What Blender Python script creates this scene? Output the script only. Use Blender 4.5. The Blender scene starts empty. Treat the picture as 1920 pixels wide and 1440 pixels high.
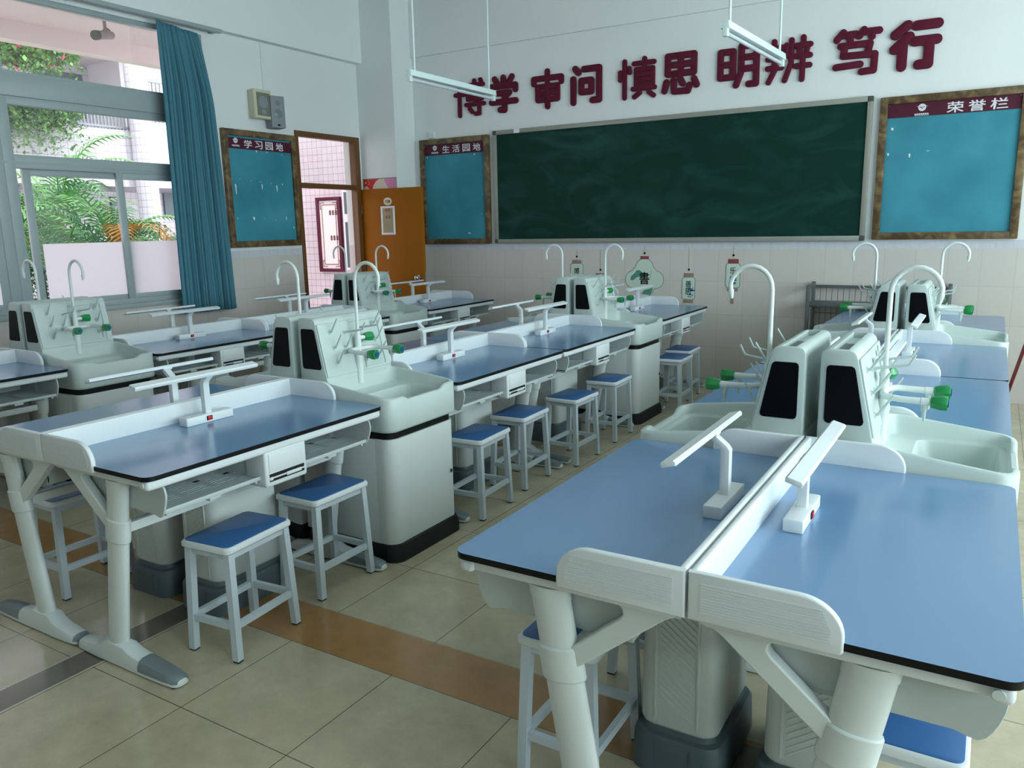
import bpy, bmesh, math, random
from mathutils import Vector, Matrix
random.seed(7)
sc = bpy.context.scene
C = sc.collection
R = math.radians
PI = math.pi

# ------------------------------------------------------------------ camera, sky, daylight, exposure
CAM = (0.0, 0.0, 1.568)
FPX = 1480.0
YAW, PITCH, ROLL = R(31.30), R(11.29), R(1.13)
cam_data = bpy.data.cameras.new('camera')
cam = bpy.data.objects.new('camera', cam_data); C.objects.link(cam)
F = Vector((-math.sin(YAW) * math.cos(PITCH), math.cos(YAW) * math.cos(PITCH), -math.sin(PITCH)))
Rt = Vector((math.cos(YAW), math.sin(YAW), 0)); D = F.cross(Rt)
R2 = math.cos(ROLL) * Rt + math.sin(ROLL) * D
D2 = -math.sin(ROLL) * Rt + math.cos(ROLL) * D
mw = Matrix(((R2.x, -D2.x, -F.x, CAM[0]), (R2.y, -D2.y, -F.y, CAM[1]), (R2.z, -D2.z, -F.z, CAM[2]), (0, 0, 0, 1)))
cam.matrix_world = mw
cam_data.sensor_width = 36.0
cam_data.lens = FPX / 1920.0 * 36.0
cam_data.clip_start = 0.05
sc.camera = cam

world = bpy.data.worlds.new('overcast_sky'); sc.world = world
world.use_nodes = True
wn = world.node_tree.nodes; wl = world.node_tree.links
wn.clear()
wo = wn.new('ShaderNodeOutputWorld'); wb = wn.new('ShaderNodeBackground')
wb.inputs['Color'].default_value = (1.0, 0.94, 0.98, 1); wb.inputs['Strength'].default_value = 7.0
wtc = wn.new('ShaderNodeTexCoord'); wsp = wn.new('ShaderNodeSeparateXYZ'); wmr = wn.new('ShaderNodeMapRange'); wmx = wn.new('ShaderNodeMix'); wmx.data_type = 'RGBA'
wl.new(wtc.outputs['Generated'], wsp.inputs[0]); wl.new(wsp.outputs[0], wmr.inputs[0]); wmr.inputs[1].default_value = 0.0; wmr.inputs[2].default_value = 0.5
wmx.inputs[6].default_value = (1.0, 0.94, 0.985, 1); wmx.inputs[7].default_value = (0.90, 0.965, 1.0, 1)      # hazier towards the courtyard, bluer on the far side
wl.new(wmr.outputs[0], wmx.inputs[0]); wl.new(wmx.outputs[2], wb.inputs['Color'])
wl.new(wb.outputs[0], wo.inputs[0])

sc.view_settings.view_transform = 'Standard'
sc.view_settings.look = 'None'
sc.view_settings.gamma = 1.0
sc.view_settings.use_curve_mapping = False
sc.view_settings.exposure = -0.46
sc.cycles.use_denoising = True
sc.cycles.max_bounces = 10
sc.cycles.diffuse_bounces = 5
sc.cycles.transparent_max_bounces = 16
sc.cycles.caustics_reflective = False
sc.cycles.caustics_refractive = False
sc.cycles.sample_clamp_indirect = 6.0

def area(name, loc, rot, sx, sy, power, col):
    l = bpy.data.lights.new(name, 'AREA'); l.shape = 'RECTANGLE'; l.size = sx; l.size_y = sy
    l.energy = power; l.color = col
    o = bpy.data.objects.new(name, l); C.objects.link(o); o.location = loc; o.rotation_euler = rot
    return o
XW, XR, YF, YB, ZC = -6.6, 3.0, 7.84, -5.4, 4.25
# daylight in the windows of the wall facing the corridor side (outside the frame)
area('daylight_window_rear', (XR + 0.30, 1.35, 2.10), (0, R(90), 0), 2.3, 4.0, 180.0, (0.66, 0.95, 1.0))
area('daylight_window_front', (XR + 0.30, 5.25, 2.10), (0, R(90), 0), 2.3, 2.9, 140.0, (0.66, 0.95, 1.0))

# ------------------------------------------------------------------ materials
def lin(c):
    return tuple(((v / 255.0) / 12.92) if v / 255.0 <= 0.04045 else (((v / 255.0) + 0.055) / 1.055) ** 2.4 for v in c) + (1.0,)
def newmat(name):
    m = bpy.data.materials.new(name); m.use_nodes = True
    return m, m.node_tree.nodes, m.node_tree.links, m.node_tree.nodes['Principled BSDF']
def mat(name, rgb, rough=0.5, spec=0.5, metal=0.0, var=0.0, scale=8.0, bump=0.0, coat=0.0):
    m, n, l, p = newmat(name)
    c = lin(rgb)
    p.inputs['Base Color'].default_value = c
    p.inputs['Roughness'].default_value = rough
    p.inputs['Metallic'].default_value = metal
    p.inputs['Specular IOR Level'].default_value = spec
    p.inputs['Coat Weight'].default_value = coat
    if var or bump:
        tc = n.new('ShaderNodeTexCoord'); nz = n.new('ShaderNodeTexNoise')
        nz.inputs['Scale'].default_value = scale; nz.inputs['Detail'].default_value = 4
        l.new(tc.outputs['Object'], nz.inputs['Vector'])
        if var:
            mx = n.new('ShaderNodeMix'); mx.data_type = 'RGBA'
            mx.inputs[6].default_value = tuple(v * (1 - var) for v in c[:3]) + (1,)
            mx.inputs[7].default_value = tuple(min(1, v * (1 + var)) for v in c[:3]) + (1,)
            l.new(nz.outputs['Fac'], mx.inputs[0]); l.new(mx.outputs[2], p.inputs['Base Color'])
        if bump:
            b = n.new('ShaderNodeBump'); b.inputs['Strength'].default_value = bump
            b.inputs['Distance'].default_value = 0.01
            l.new(nz.outputs['Fac'], b.inputs['Height']); l.new(b.outputs[0], p.inputs['Normal'])
    return m
M = {}
M['white'] = mat('white_plastic', (214, 220, 222), 0.38, 0.5, var=0.02)
M['offwhite'] = mat('white_moulded_plastic', (206, 214, 212), 0.42, 0.5, var=0.02)
M['grey_white'] = mat('grey_white_polypropylene', (184, 197, 193), 0.45, 0.5, var=0.03)
M['leg'] = mat('white_powder_coat', (212, 220, 218), 0.35, 0.5, var=0.02)
M['stoolmetal'] = mat('pale_steel_tube', (196, 208, 216), 0.38, 0.5, var=0.04)
M['blue'] = mat('pale_blue_laminate', (104, 138, 174), 0.19, 0.8, var=0.02, scale=3)
M['seatblue'] = mat('blue_stool_laminate', (48, 96, 150), 0.38, 0.6, var=0.05)
M['black'] = mat('black_edge', (8, 10, 12), 0.45, 0.25)
M['blackmat'] = mat('black_rubber', (18, 22, 24), 0.6, 0.4, var=0.1)
M['screen'] = mat('black_gloss_panel', (4, 5, 7), 0.42, 0.12)
M['tray'] = mat('grey_tray_plastic', (184, 194, 194), 0.4, 0.45, var=0.03)
M['grey'] = mat('mid_grey_plastic', (116, 128, 132), 0.32, 0.5, var=0.04)
M['darkgrey'] = mat('dark_grey_plinth', (84, 98, 102), 0.5, 0.45, var=0.08)
M['green'] = mat('green_valve_plastic', (14, 132, 66), 0.3, 0.5)
M['bluecap'] = mat('blue_cap', (26, 62, 132), 0.4, 0.5)
M['red'] = mat('red_switch', (190, 24, 34), 0.35, 0.5)
M['chrome'] = mat('chrome', (210, 212, 214), 0.12, 0.5, metal=1.0)
M['alu'] = mat('brushed_aluminium', (150, 150, 142), 0.45, 0.5, metal=0.25, var=0.06)
M['darkcorner'] = mat('dark_corner_cap', (70, 74, 70), 0.5)
M['maroon'] = mat('maroon_board', (78, 22, 44), 0.5, 0.3, var=0.05)
M['letter'] = mat('maroon_letter_foam', (90, 22, 44), 0.7, 0.2, var=0.04)
M['letterwhite'] = mat('white_lettering', (222, 222, 226), 0.5, 0.2)
M['door'] = mat('ochre_door_wood', (152, 92, 20), 0.5, 0.1, var=0.10, scale=2.5)
M['doorframe'] = mat('door_frame_wood', (104, 68, 30), 0.42, 0.4, var=0.10, scale=4)
M['frame'] = mat('window_aluminium', (158, 170, 172), 0.4, 0.45, var=0.02)
M['curtain'] = mat('teal_curtain_cloth', (78, 128, 144), 0.8, 0.2, var=0.08, scale=20)
M['cream'] = mat('cream_plastic', (206, 202, 176), 0.5, 0.4, var=0.03)
M['speakergrey'] = mat('grey_speaker', (138, 144, 150), 0.55, 0.4, var=0.04)
M['mesh'] = mat('speaker_mesh', (120, 124, 112), 0.6, 0.3, var=0.12, scale=300)
M['ink'] = mat('black_ink', (16, 20, 20), 0.7, 0.1)
M['paper'] = mat('paper_white', (232, 232, 232), 0.7, 0.2)
M['steel'] = mat('dull_steel', (98, 104, 104), 0.45, 0.5, metal=0.4, var=0.1)
M['lampwhite'] = mat('lamp_batten_white', (216, 232, 230), 0.4, 0.5)
M['tube'] = mat('fluorescent_tube_glass', (200, 206, 210), 0.2, 0.5)
M['lantern'] = mat('pale_green_lantern', (196, 214, 200), 0.5, 0.3, var=0.04)
M['lanternline'] = mat('lantern_outline', (122, 140, 128), 0.5, 0.3)
M['lanternred'] = mat('lantern_red_cap', (142, 66, 74), 0.5, 0.3)
M['lanternbrown'] = mat('lantern_brown_cap', (150, 128, 120), 0.5, 0.3)
M['inkgreen'] = mat('painted_green_hill', (86, 142, 128), 0.6, 0.2, var=0.2, scale=14)
M['inkblue'] = mat('painted_blue_flower', (98, 158, 190), 0.6, 0.2, var=0.2, scale=30)
M['string'] = mat('pale_cord', (176, 184, 160), 0.7, 0.2)
M['flagred'] = mat('flag_red', (188, 34, 40), 0.5, 0.3)
M['yellow'] = mat('star_yellow', (240, 196, 60), 0.5, 0.3)
M['pinkprint'] = mat('pink_print', (206, 132, 172), 0.5, 0.3, var=0.15, scale=6)
M['posterbase'] = mat('poster_print', (208, 196, 178), 0.5, 0.3, var=0.1, scale=8)
M['plate'] = mat('door_number_plate', (216, 206, 172), 0.4, 0.4)
M['notice'] = mat('notice_print', (150, 138, 104), 0.4, 0.4, var=0.35, scale=9)
M['noticered'] = mat('notice_red_print', (150, 74, 60), 0.6, 0.2)
M['redstick'] = mat('dark_red_handle', (104, 22, 30), 0.4, 0.4)
M['extwhite'] = mat('exterior_white_render', (222, 216, 220), 0.7, 0.2, var=0.03, scale=2)
M['soffit'] = mat('exterior_soffit_paint', (236, 222, 222), 0.8, 0.2, var=0.02, scale=2)
M['extdark'] = mat('exterior_window_glass', (84, 96, 104), 0.25, 0.5, var=0.2)
M['rail'] = mat('exterior_railing_metal', (150, 152, 160), 0.5, 0.4)
M['ground'] = mat('exterior_paving', (196, 190, 188), 0.8, 0.2, var=0.15, scale=3)
M['trunk'] = mat('palm_stem', (118, 108, 78), 0.8, 0.2, var=0.25, scale=12)
M['frond'] = mat('palm_green', (104, 164, 84), 0.4, 0.5, var=0.25, scale=5)
M['fronddark'] = mat('palm_dark_green', (72, 128, 82), 0.45, 0.4, var=0.25, scale=5)
M['frondorange'] = mat('palm_orange_dry', (208, 142, 62), 0.6, 0.3, var=0.15, scale=5)
M['leaf'] = mat('shrub_leaf', (112, 150, 84), 0.55, 0.3, var=0.3, scale=4)
M['blossom'] = mat('pink_blossom', (226, 70, 120), 0.6, 0.2, var=0.15)
M['camgrey'] = mat('cctv_grey', (150, 140, 134), 0.5, 0.4)
M['wallplain'] = mat('plain_white_paint', (230, 233, 232), 0.85, 0.2, var=0.015, scale=1.5)

def m_wall():
    m, n, l, p = newmat('painted_wall_with_tile_dado')
    g = n.new('ShaderNodeNewGeometry'); s = n.new('ShaderNodeSeparateXYZ'); l.new(g.outputs['Position'], s.inputs[0])
    def math_(op, a, b=None, **k):
        q = n.new('ShaderNodeMath'); q.operation = op
        for i, v in enumerate((a, b)):
            if v is None: continue
            if isinstance(v, (int, float)): q.inputs[i].default_value = v
            else: l.new(v, q.inputs[i])
        return q.outputs[0]
    u = math_('ADD', s.outputs[0], s.outputs[1])
    cb = n.new('ShaderNodeCombineXYZ'); l.new(u, cb.inputs[0]); l.new(s.outputs[2], cb.inputs[1])
    br = n.new('ShaderNodeTexBrick'); br.offset = 0.0; br.squash = 1.0
    br.inputs['Scale'].default_value = 1.0; br.inputs['Brick Width'].default_value = 0.25; br.inputs['Row Height'].default_value = 0.33
    br.inputs['Mortar Size'].default_value = 0.0016; br.inputs['Mortar Smooth'].default_value = 0.2; br.inputs['Bias'].default_value = 0.0
    br.inputs['Color1'].default_value = lin((202, 197, 191)); br.inputs['Color2'].default_value = lin((206, 201, 195)); br.inputs['Mortar'].default_value = lin((178, 172, 166))
    l.new(cb.outputs[0], br.inputs['Vector'])
    # decorative listello band
    wv = n.new('ShaderNodeTexNoise'); wv.inputs['Scale'].default_value = 16; wv.inputs['Detail'].default_value = 3
    mp = n.new('ShaderNodeMapping'); mp.inputs['Rotation'].default_value = (0, 0, 0.5); mp.inputs['Scale'].default_value = (1.6, 0.35, 1)
    l.new(cb.outputs[0], mp.inputs[0]); l.new(mp.outputs[0], wv.inputs['Vector'])
    bm_ = n.new('ShaderNodeMix'); bm_.data_type = 'RGBA'
    bm_.inputs[6].default_value = lin((188, 190, 198)); bm_.inputs[7].default_value = lin((216, 216, 222)); l.new(wv.outputs['Fac'], bm_.inputs[0])
    # paint
    nz = n.new('ShaderNodeTexNoise'); nz.inputs['Scale'].default_value = 1.3; nz.inputs['Detail'].default_value = 5
    l.new(g.outputs['Position'], nz.inputs['Vector'])
    pm = n.new('ShaderNodeMix'); pm.data_type = 'RGBA'
    pm.inputs[6].default_value = lin((224, 228, 228)); pm.inputs[7].default_value = lin((232, 235, 234)); l.new(nz.outputs['Fac'], pm.inputs[0])
    f1 = math_('GREATER_THAN', s.outputs[2], 1.308); f2 = math_('GREATER_THAN', s.outputs[2], 1.378)
    a = n.new('ShaderNodeMix'); a.data_type = 'RGBA'; l.new(f1, a.inputs[0]); l.new(br.outputs['Color'], a.inputs[6]); l.new(bm_.outputs[2], a.inputs[7])
    b = n.new('ShaderNodeMix'); b.data_type = 'RGBA'; l.new(f2, b.inputs[0]); l.new(a.outputs[2], b.inputs[6]); l.new(pm.outputs[2], b.inputs[7])
    l.new(b.outputs[2], p.inputs['Base Color'])
    rg = n.new('ShaderNodeMapRange'); l.new(f2, rg.inputs[0]); rg.inputs[3].default_value = 0.28; rg.inputs[4].default_value = 0.85
    l.new(rg.outputs[0], p.inputs['Roughness']); p.inputs['Specular IOR Level'].default_value = 0.35
    return m
M['wall'] = m_wall()

def m_floor():
    m, n, l, p = newmat('polished_beige_floor_tile')
    g = n.new('ShaderNodeNewGeometry'); s = n.new('ShaderNodeSeparateXYZ'); l.new(g.outputs['Position'], s.inputs[0])
    def mt(op, a, b=None):
        q = n.new('ShaderNodeMath'); q.operation = op
        for i, v in enumerate((a, b)):
            if v is None: continue
            if isinstance(v, (int, float)): q.inputs[i].default_value = v
            else: l.new(v, q.inputs[i])
        return q.outputs[0]
    X, Y = s.outputs[0], s.outputs[1]
    past = mt('GREATER_THAN', Y, 2.22)
    y2 = mt('SUBTRACT', mt('SUBTRACT', Y, 1.46), mt('MULTIPLY', past, 0.26))
    cb = n.new('ShaderNodeCombineXYZ'); l.new(mt('ADD', X, 2.22), cb.inputs[0]); l.new(y2, cb.inputs[1])
    br = n.new('ShaderNodeTexBrick'); br.offset = 0.0
    br.inputs['Scale'].default_value = 1.0; br.inputs['Brick Width'].default_value = 0.5; br.inputs['Row Height'].default_value = 0.5
    br.inputs['Mortar Size'].default_value = 0.0017; br.inputs['Mortar Smooth'].default_value = 0.1
    br.inputs['Color1'].default_value = lin((186, 175, 148)); br.inputs['Color2'].default_value = lin((194, 183, 156)); br.inputs['Mortar'].default_value = lin((84, 76, 60))
    l.new(cb.outputs[0], br.inputs['Vector'])
    def band(v, a, b):
        return mt('MULTIPLY', mt('GREATER_THAN', v, a), mt('LESS_THAN', v, b))
    st = band(Y, 1.962, 2.218)
    nz = n.new('ShaderNodeTexNoise'); nz.inputs['Scale'].default_value = 5; nz.inputs['Detail'].default_value = 6
    l.new(g.outputs['Position'], nz.inputs['Vector'])
    og = n.new('ShaderNodeMix'); og.data_type = 'RGBA'; og.inputs[6].default_value = lin((158, 116, 70)); og.inputs[7].default_value = lin((178, 136, 84)); l.new(nz.outputs['Fac'], og.inputs[0])
    c1 = n.new('ShaderNodeMix'); c1.data_type = 'RGBA'; l.new(st, c1.inputs[0]); l.new(br.outputs['Color'], c1.inputs[6]); l.new(og.outputs[2], c1.inputs[7])
    # dark replaced strips with white grout along the service trenches
    dk = mt('ADD', band(X, -2.868, -2.732), band(X, -0.62, -0.47)); dk = mt('MULTIPLY', dk, mt('LESS_THAN', Y, 2.2))
    c2 = n.new('ShaderNodeMix'); c2.data_type = 'RGBA'; l.new(dk, c2.inputs[0]); l.new(c1.outputs[2], c2.inputs[6]); c2.inputs[7].default_value = lin((112, 106, 92))
    gr = mt('ADD', mt('ADD', band(X, -2.872, -2.866), band(X, -2.734, -2.728)), mt('ADD', band(X, -0.624, -0.618), band(X, -0.472, -0.466)))
    gr = mt('MULTIPLY', gr, mt('LESS_THAN', Y, 2.2))
    c3 = n.new('ShaderNodeMix'); c3.data_type = 'RGBA'; l.new(gr, c3.inputs[0]); l.new(c2.outputs[2], c3.inputs[6]); c3.inputs[7].default_value = lin((206, 202, 190))
    # stains
    n2 = n.new('ShaderNodeTexNoise'); n2.inputs['Scale'].default_value = 2.6; n2.inputs['Detail'].default_value = 12; n2.inputs['Roughness'].default_value = 0.72
    l.new(g.outputs['Position'], n2.inputs['Vector'])
    rp = n.new('ShaderNodeMapRange'); rp.inputs[1].default_value = 0.3; rp.inputs[2].default_value = 0.7; rp.inputs[3].default_value = 0.70; rp.inputs[4].default_value = 1.06; l.new(n2.outputs['Fac'], rp.inputs[0])
    ml = n.new('ShaderNodeMix'); ml.data_type = 'RGBA'; ml.blend_type = 'MULTIPLY'; ml.inputs[0].default_value = 1.0
    l.new(c3.outputs[2], ml.inputs[6]); l.new(rp.outputs[0], ml.inputs[7])
    l.new(ml.outputs[2], p.inputs['Base Color'])
    rr_ = n.new('ShaderNodeMapRange'); rr_.inputs[1].default_value = 0.3; rr_.inputs[2].default_value = 0.7; rr_.inputs[3].default_value = 0.12; rr_.inputs[4].default_value = 0.26; l.new(n2.outputs['Fac'], rr_.inputs[0])
    l.new(rr_.outputs[0], p.inputs['Roughness'])
    return m
M['floor'] = m_floor()

def m_chalk():
    m, n, l, p = newmat('green_chalkboard')
    tc = n.new('ShaderNodeTexCoord'); mp = n.new('ShaderNodeMapping'); mp.inputs['Scale'].default_value = (0.7, 1, 1.6); mp.inputs['Rotation'].default_value = (0, 0.35, 0)
    l.new(tc.outputs['Object'], mp.inputs[0])
    nz = n.new('ShaderNodeTexNoise'); nz.inputs['Scale'].default_value = 2.0; nz.inputs['Detail'].default_value = 7; nz.inputs['Distortion'].default_value = 1.6
    l.new(mp.outputs[0], nz.inputs['Vector'])
    rp = n.new('ShaderNodeValToRGB'); rp.color_ramp.elements[0].position = 0.45; rp.color_ramp.elements[0].color = lin((17, 52, 43)); rp.color_ramp.elements[1].position = 0.95; rp.color_ramp.elements[1].color = lin((44, 82, 74))
    l.new(nz.outputs['Fac'], rp.inputs[0]); l.new(rp.outputs[0], p.inputs['Base Color']); p.inputs['Roughness'].default_value = 0.5
    p.inputs['Specular IOR Level'].default_value = 0.1
    return m
M['chalk'] = m_chalk()

def m_two(name, a, b, scale, rough, stretch=(1, 1, 1), lo=0.35, hi=0.65, detail=6, dist=0.0):
    m, n, l, p = newmat(name)
    tc = n.new('ShaderNodeTexCoord'); mp = n.new('ShaderNodeMapping'); mp.inputs['Scale'].default_value = stretch
    l.new(tc.outputs['Object'], mp.inputs[0])
    nz = n.new('ShaderNodeTexNoise'); nz.inputs['Scale'].default_value = scale; nz.inputs['Detail'].default_value = detail; nz.inputs['Distortion'].default_value = dist
    l.new(mp.outputs[0], nz.inputs['Vector'])
    rp = n.new('ShaderNodeValToRGB'); rp.color_ramp.elements[0].position = lo; rp.color_ramp.elements[0].color = lin(a); rp.color_ramp.elements[1].position = hi; rp.color_ramp.elements[1].color = lin(b)
    l.new(nz.outputs['Fac'], rp.inputs[0]); l.new(rp.outputs[0], p.inputs['Base Color']); p.inputs['Roughness'].default_value = rough
    return m
M['tealboard'] = m_two('teal_notice_board_felt', (40, 122, 140), (60, 144, 162), 2.2, 0.75)
M['marblewood'] = m_two('brown_marbled_frame', (78, 58, 34), (146, 122, 82), 9, 0.4, lo=0.42, hi=0.78, dist=1.2)

def m_tilewall(name, a, b, mortar, w, h, ms):
    m, n, l, p = newmat(name)
    g = n.new('ShaderNodeNewGeometry'); s = n.new('ShaderNodeSeparateXYZ'); l.new(g.outputs['Position'], s.inputs[0])
    q = n.new('ShaderNodeMath'); q.operation = 'ADD'; l.new(s.outputs[0], q.inputs[0]); l.new(s.outputs[1], q.inputs[1])
    cb = n.new('ShaderNodeCombineXYZ'); l.new(q.outputs[0], cb.inputs[0]); l.new(s.outputs[2], cb.inputs[1])
    br = n.new('ShaderNodeTexBrick'); br.offset = 0.0; br.inputs['Scale'].default_value = 1.0; br.inputs['Brick Width'].default_value = w; br.inputs['Row Height'].default_value = h; br.inputs['Mortar Size'].default_value = ms
    br.inputs['Color1'].default_value = lin(a); br.inputs['Color2'].default_value = lin(b); br.inputs['Mortar'].default_value = lin(mortar)
    l.new(cb.outputs[0], br.inputs['Vector']); l.new(br.outputs['Color'], p.inputs['Base Color']); p.inputs['Roughness'].default_value = 0.35
    return m
M['exttile'] = m_tilewall('exterior_white_tile', (204, 190, 198), (210, 196, 203), (140, 122, 134), 0.1, 0.1, 0.003)
M['farttile'] = m_tilewall('exterior_far_white_tile', (206, 200, 210), (212, 206, 214), (150, 142, 156), 0.12, 0.12, 0.004)

def m_glass():
    m = bpy.data.materials.new('window_glass'); m.use_nodes = True
    n = m.node_tree.nodes; l = m.node_tree.links; n.clear()
    o = n.new('ShaderNodeOutputMaterial'); t = n.new('ShaderNodeBsdfTransparent'); g = n.new('ShaderNodeBsdfGlossy'); mx = n.new('ShaderNodeMixShader')
    t.inputs[0].default_value = (0.95, 0.97, 0.96, 1); g.inputs['Roughness'].default_value = 0.02; mx.inputs[0].default_value = 0.06
    l.new(t.outputs[0], mx.inputs[1]); l.new(g.outputs[0], mx.inputs[2]); l.new(mx.outputs[0], o.inputs[0])
    return m
M['glass'] = m_glass()
def m_film():
    m = bpy.data.materials.new('frosted_white_film'); m.use_nodes = True
    n = m.node_tree.nodes; l = m.node_tree.links; n.clear()
    o = n.new('ShaderNodeOutputMaterial'); t = n.new('ShaderNodeBsdfTranslucent'); d = n.new('ShaderNodeBsdfDiffuse'); mx = n.new('ShaderNodeMixShader')
    t.inputs[0].default_value = (0.98, 0.96, 1.0, 1); d.inputs[0].default_value = (0.86, 0.85, 0.88, 1); mx.inputs[0].default_value = 0.25
    l.new(t.outputs[0], mx.inputs[1]); l.new(d.outputs[0], mx.inputs[2]); l.new(mx.outputs[0], o.inputs[0])
    return m
M['film'] = m_film()

# ------------------------------------------------------------------ mesh helpers
def rr(x0, x1, y0, y1, r, n=5, m=0):
    pts = []
    cs = [(x1 - r, y0 + r, -PI / 2), (x1 - r, y1 - r, 0), (x0 + r, y1 - r, PI / 2), (x0 + r, y0 + r, PI)]
    for i, (cx, cy, a) in enumerate(cs):
        arc = [(cx + r * math.cos(a + PI / 2 * k / n), cy + r * math.sin(a + PI / 2 * k / n)) for k in range(n + 1)]
        pts += arc
        if m:
            nx = cs[(i + 1) % 4]
            b = (nx[0] + r * math.cos(nx[2]), nx[1] + r * math.sin(nx[2]))
            a0 = arc[-1]
            for k in range(1, m + 1):
                t = k / (m + 1); pts.append((a0[0] + (b[0] - a0[0]) * t, a0[1] + (b[1] - a0[1]) * t))
    return pts
def oval(cx, cy, a, b, n=20):
    return [(cx + a * math.cos(2 * PI * k / n), cy + b * math.sin(2 * PI * k / n)) for k in range(n)]
class MB:
    def __init__(s): s.bm = bmesh.new()
    def _add(s, t, mi):
        for f in t.faces: f.material_index = mi
        me = bpy.data.meshes.new('tmp'); t.to_mesh(me); s.bm.from_mesh(me); bpy.data.meshes.remove(me); t.free()
    count = 0
    def box(s, x0, x1, y0, y1, z0, z1, r=0.0, seg=2, mi=0, rot=None, piv=None):
        MB.count += 1; g = (MB.count % 9) * 0.00006      # tiny size differences keep touching faces from coinciding
        x0, x1, y0, y1, z0, z1 = min(x0, x1) - g, max(x0, x1) + g, min(y0, y1) - g, max(y0, y1) + g, min(z0, z1) - g, max(z0, z1) + g
        t = bmesh.new()
        bmesh.ops.create_cube(t, size=1.0, matrix=Matrix.Translation(((x0 + x1) / 2, (y0 + y1) / 2, (z0 + z1) / 2)) @ Matrix.Diagonal((abs(x1 - x0), abs(y1 - y0), abs(z1 - z0), 1)))
        if r: bmesh.ops.bevel(t, geom=list(t.edges), offset=r, segments=seg, affect='EDGES', profile=0.5)
        if rot is not None:
            p = Vector(piv) if piv else Vector(((x0 + x1) / 2, (y0 + y1) / 2, (z0 + z1) / 2))
            bmesh.ops.rotate(t, cent=p, matrix=rot, verts=t.verts)
        s._add(t, mi); return s
    def loft(s, loops, mi=0, cap=(True, True), closed=True):
        t = bmesh.new(); n = len(loops[0])
        vs = [[t.verts.new(p) for p in lp] for lp in loops]
        for a, b in zip(vs, vs[1:]):
            for k in range(n if closed else n - 1):
                k2 = (k + 1) % n
                try: t.faces.new((a[k], a[k2], b[k2], b[k]))
                except ValueError: pass
        if cap[0]: t.faces.new(list(reversed(vs[0])))
        if cap[1]: t.faces.new(vs[-1])
        s._add(t, mi); return s
    def prism(s, poly, axis, c0, c1, mi=0, bev=0.0, seg=2):
        # poly: (a, b) in the two axes left over (x,z for 'y'; y,z for 'x'; x,y for 'z')
        t = bmesh.new()
        def P(a, b, c): return {'y': (a, c, b), 'x': (c, a, b), 'z': (a, b, c)}[axis]
        A = [t.verts.new(P(a, b, c0)) for a, b in poly]; B = [t.verts.new(P(a, b, c1)) for a, b in poly]
        n = len(poly); f0 = t.faces.new(A); f1 = t.faces.new(list(reversed(B)))
        for k in range(n): t.faces.new((A[k], B[k], B[(k + 1) % n], A[(k + 1) % n]))
        bmesh.ops.recalc_face_normals(t, faces=t.faces)
        if bev:
            ed = set(f0.edges) | set(f1.edges)
            bmesh.ops.bevel(t, geom=list(ed), offset=bev, segments=seg, affect='EDGES', profile=0.5)
        s._add(t, mi); return s
    def tube(s, pts, r, n=10, mi=0, cap=True):
        pts = [Vector(p) for p in pts]; loops = []
        rs = r if isinstance(r, (list, tuple)) else [r] * len(pts)
        tg = []
        for i in range(len(pts)):
            a = pts[max(i - 1, 0)]; b = pts[min(i + 1, len(pts) - 1)]; tg.append((b - a).normalized())
        ref = Vector((0, 0, 1)) if abs(tg[0].z) < 0.9 else Vector((1, 0, 0))
        u = tg[0].cross(ref).normalized()
        for i, p in enumerate(pts):
            u = (u - tg[i] * u.dot(tg[i])).normalized(); v = tg[i].cross(u)
            loops.append([tuple(p + (u * math.cos(2 * PI * k / n) + v * math.sin(2 * PI * k / n)) * rs[i]) for k in range(n)])
        return s.loft(loops, mi, (cap, cap))
    def quad(s, pts, mi=0):
        t = bmesh.new(); t.faces.new([t.verts.new(p) for p in pts]); s._add(t, mi); return s
    def ball(s, c, rad, mi=0, u=12, v=8):
        t = bmesh.new(); bmesh.ops.create_uvsphere(t, u_segments=u, v_segments=v, radius=1.0)
        rad = rad if isinstance(rad, (tuple, list)) else (rad,) * 3
        for q in t.verts: q.co = Vector((q.co.x * rad[0] + c[0], q.co.y * rad[1] + c[1], q.co.z * rad[2] + c[2]))
        s._add(t, mi); return s
    def flipx(s, sx):
        if sx < 0:
            for v in s.bm.verts: v.co.x = -v.co.x
        return s
def obj(name, mb, mats, parent=None, recalc=True, smooth=True, ang=38):
    if recalc: bmesh.ops.recalc_face_normals(mb.bm, faces=mb.bm.faces)
    me = bpy.data.meshes.new(name); mb.bm.to_mesh(me); mb.bm.free()
    for m in (mats if isinstance(mats, (list, tuple)) else [mats]): me.materials.append(M[m] if isinstance(m, str) else m)
    if smooth:
        me.shade_smooth(); me.set_sharp_from_angle(angle=R(ang))
    o = bpy.data.objects.new(name, me); C.objects.link(o)
    if parent: o.parent = parent
    return o
def empty(name, loc=(0, 0, 0), rz=0.0):
    o = bpy.data.objects.new(name, None); C.objects.link(o); o.location = loc; o.rotation_euler = (0, 0, rz); o.empty_display_size = 0.1
    return o
def tag(o, label, cat, group=None, kind=None):
    o['label'] = label; o['category'] = cat
    if group: o['group'] = group
    if kind: o['kind'] = kind
    return o
def struct(o, label=None):
    o['kind'] = 'structure'
    if label: o['label'] = label; o['category'] = o.name.split('_')[0]
    return o
def copy_tree(o, parent=None):
    c = o.copy(); C.objects.link(c); c.parent = parent
    for ch in list(o.children): copy_tree(ch, c)
    return c
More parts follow.
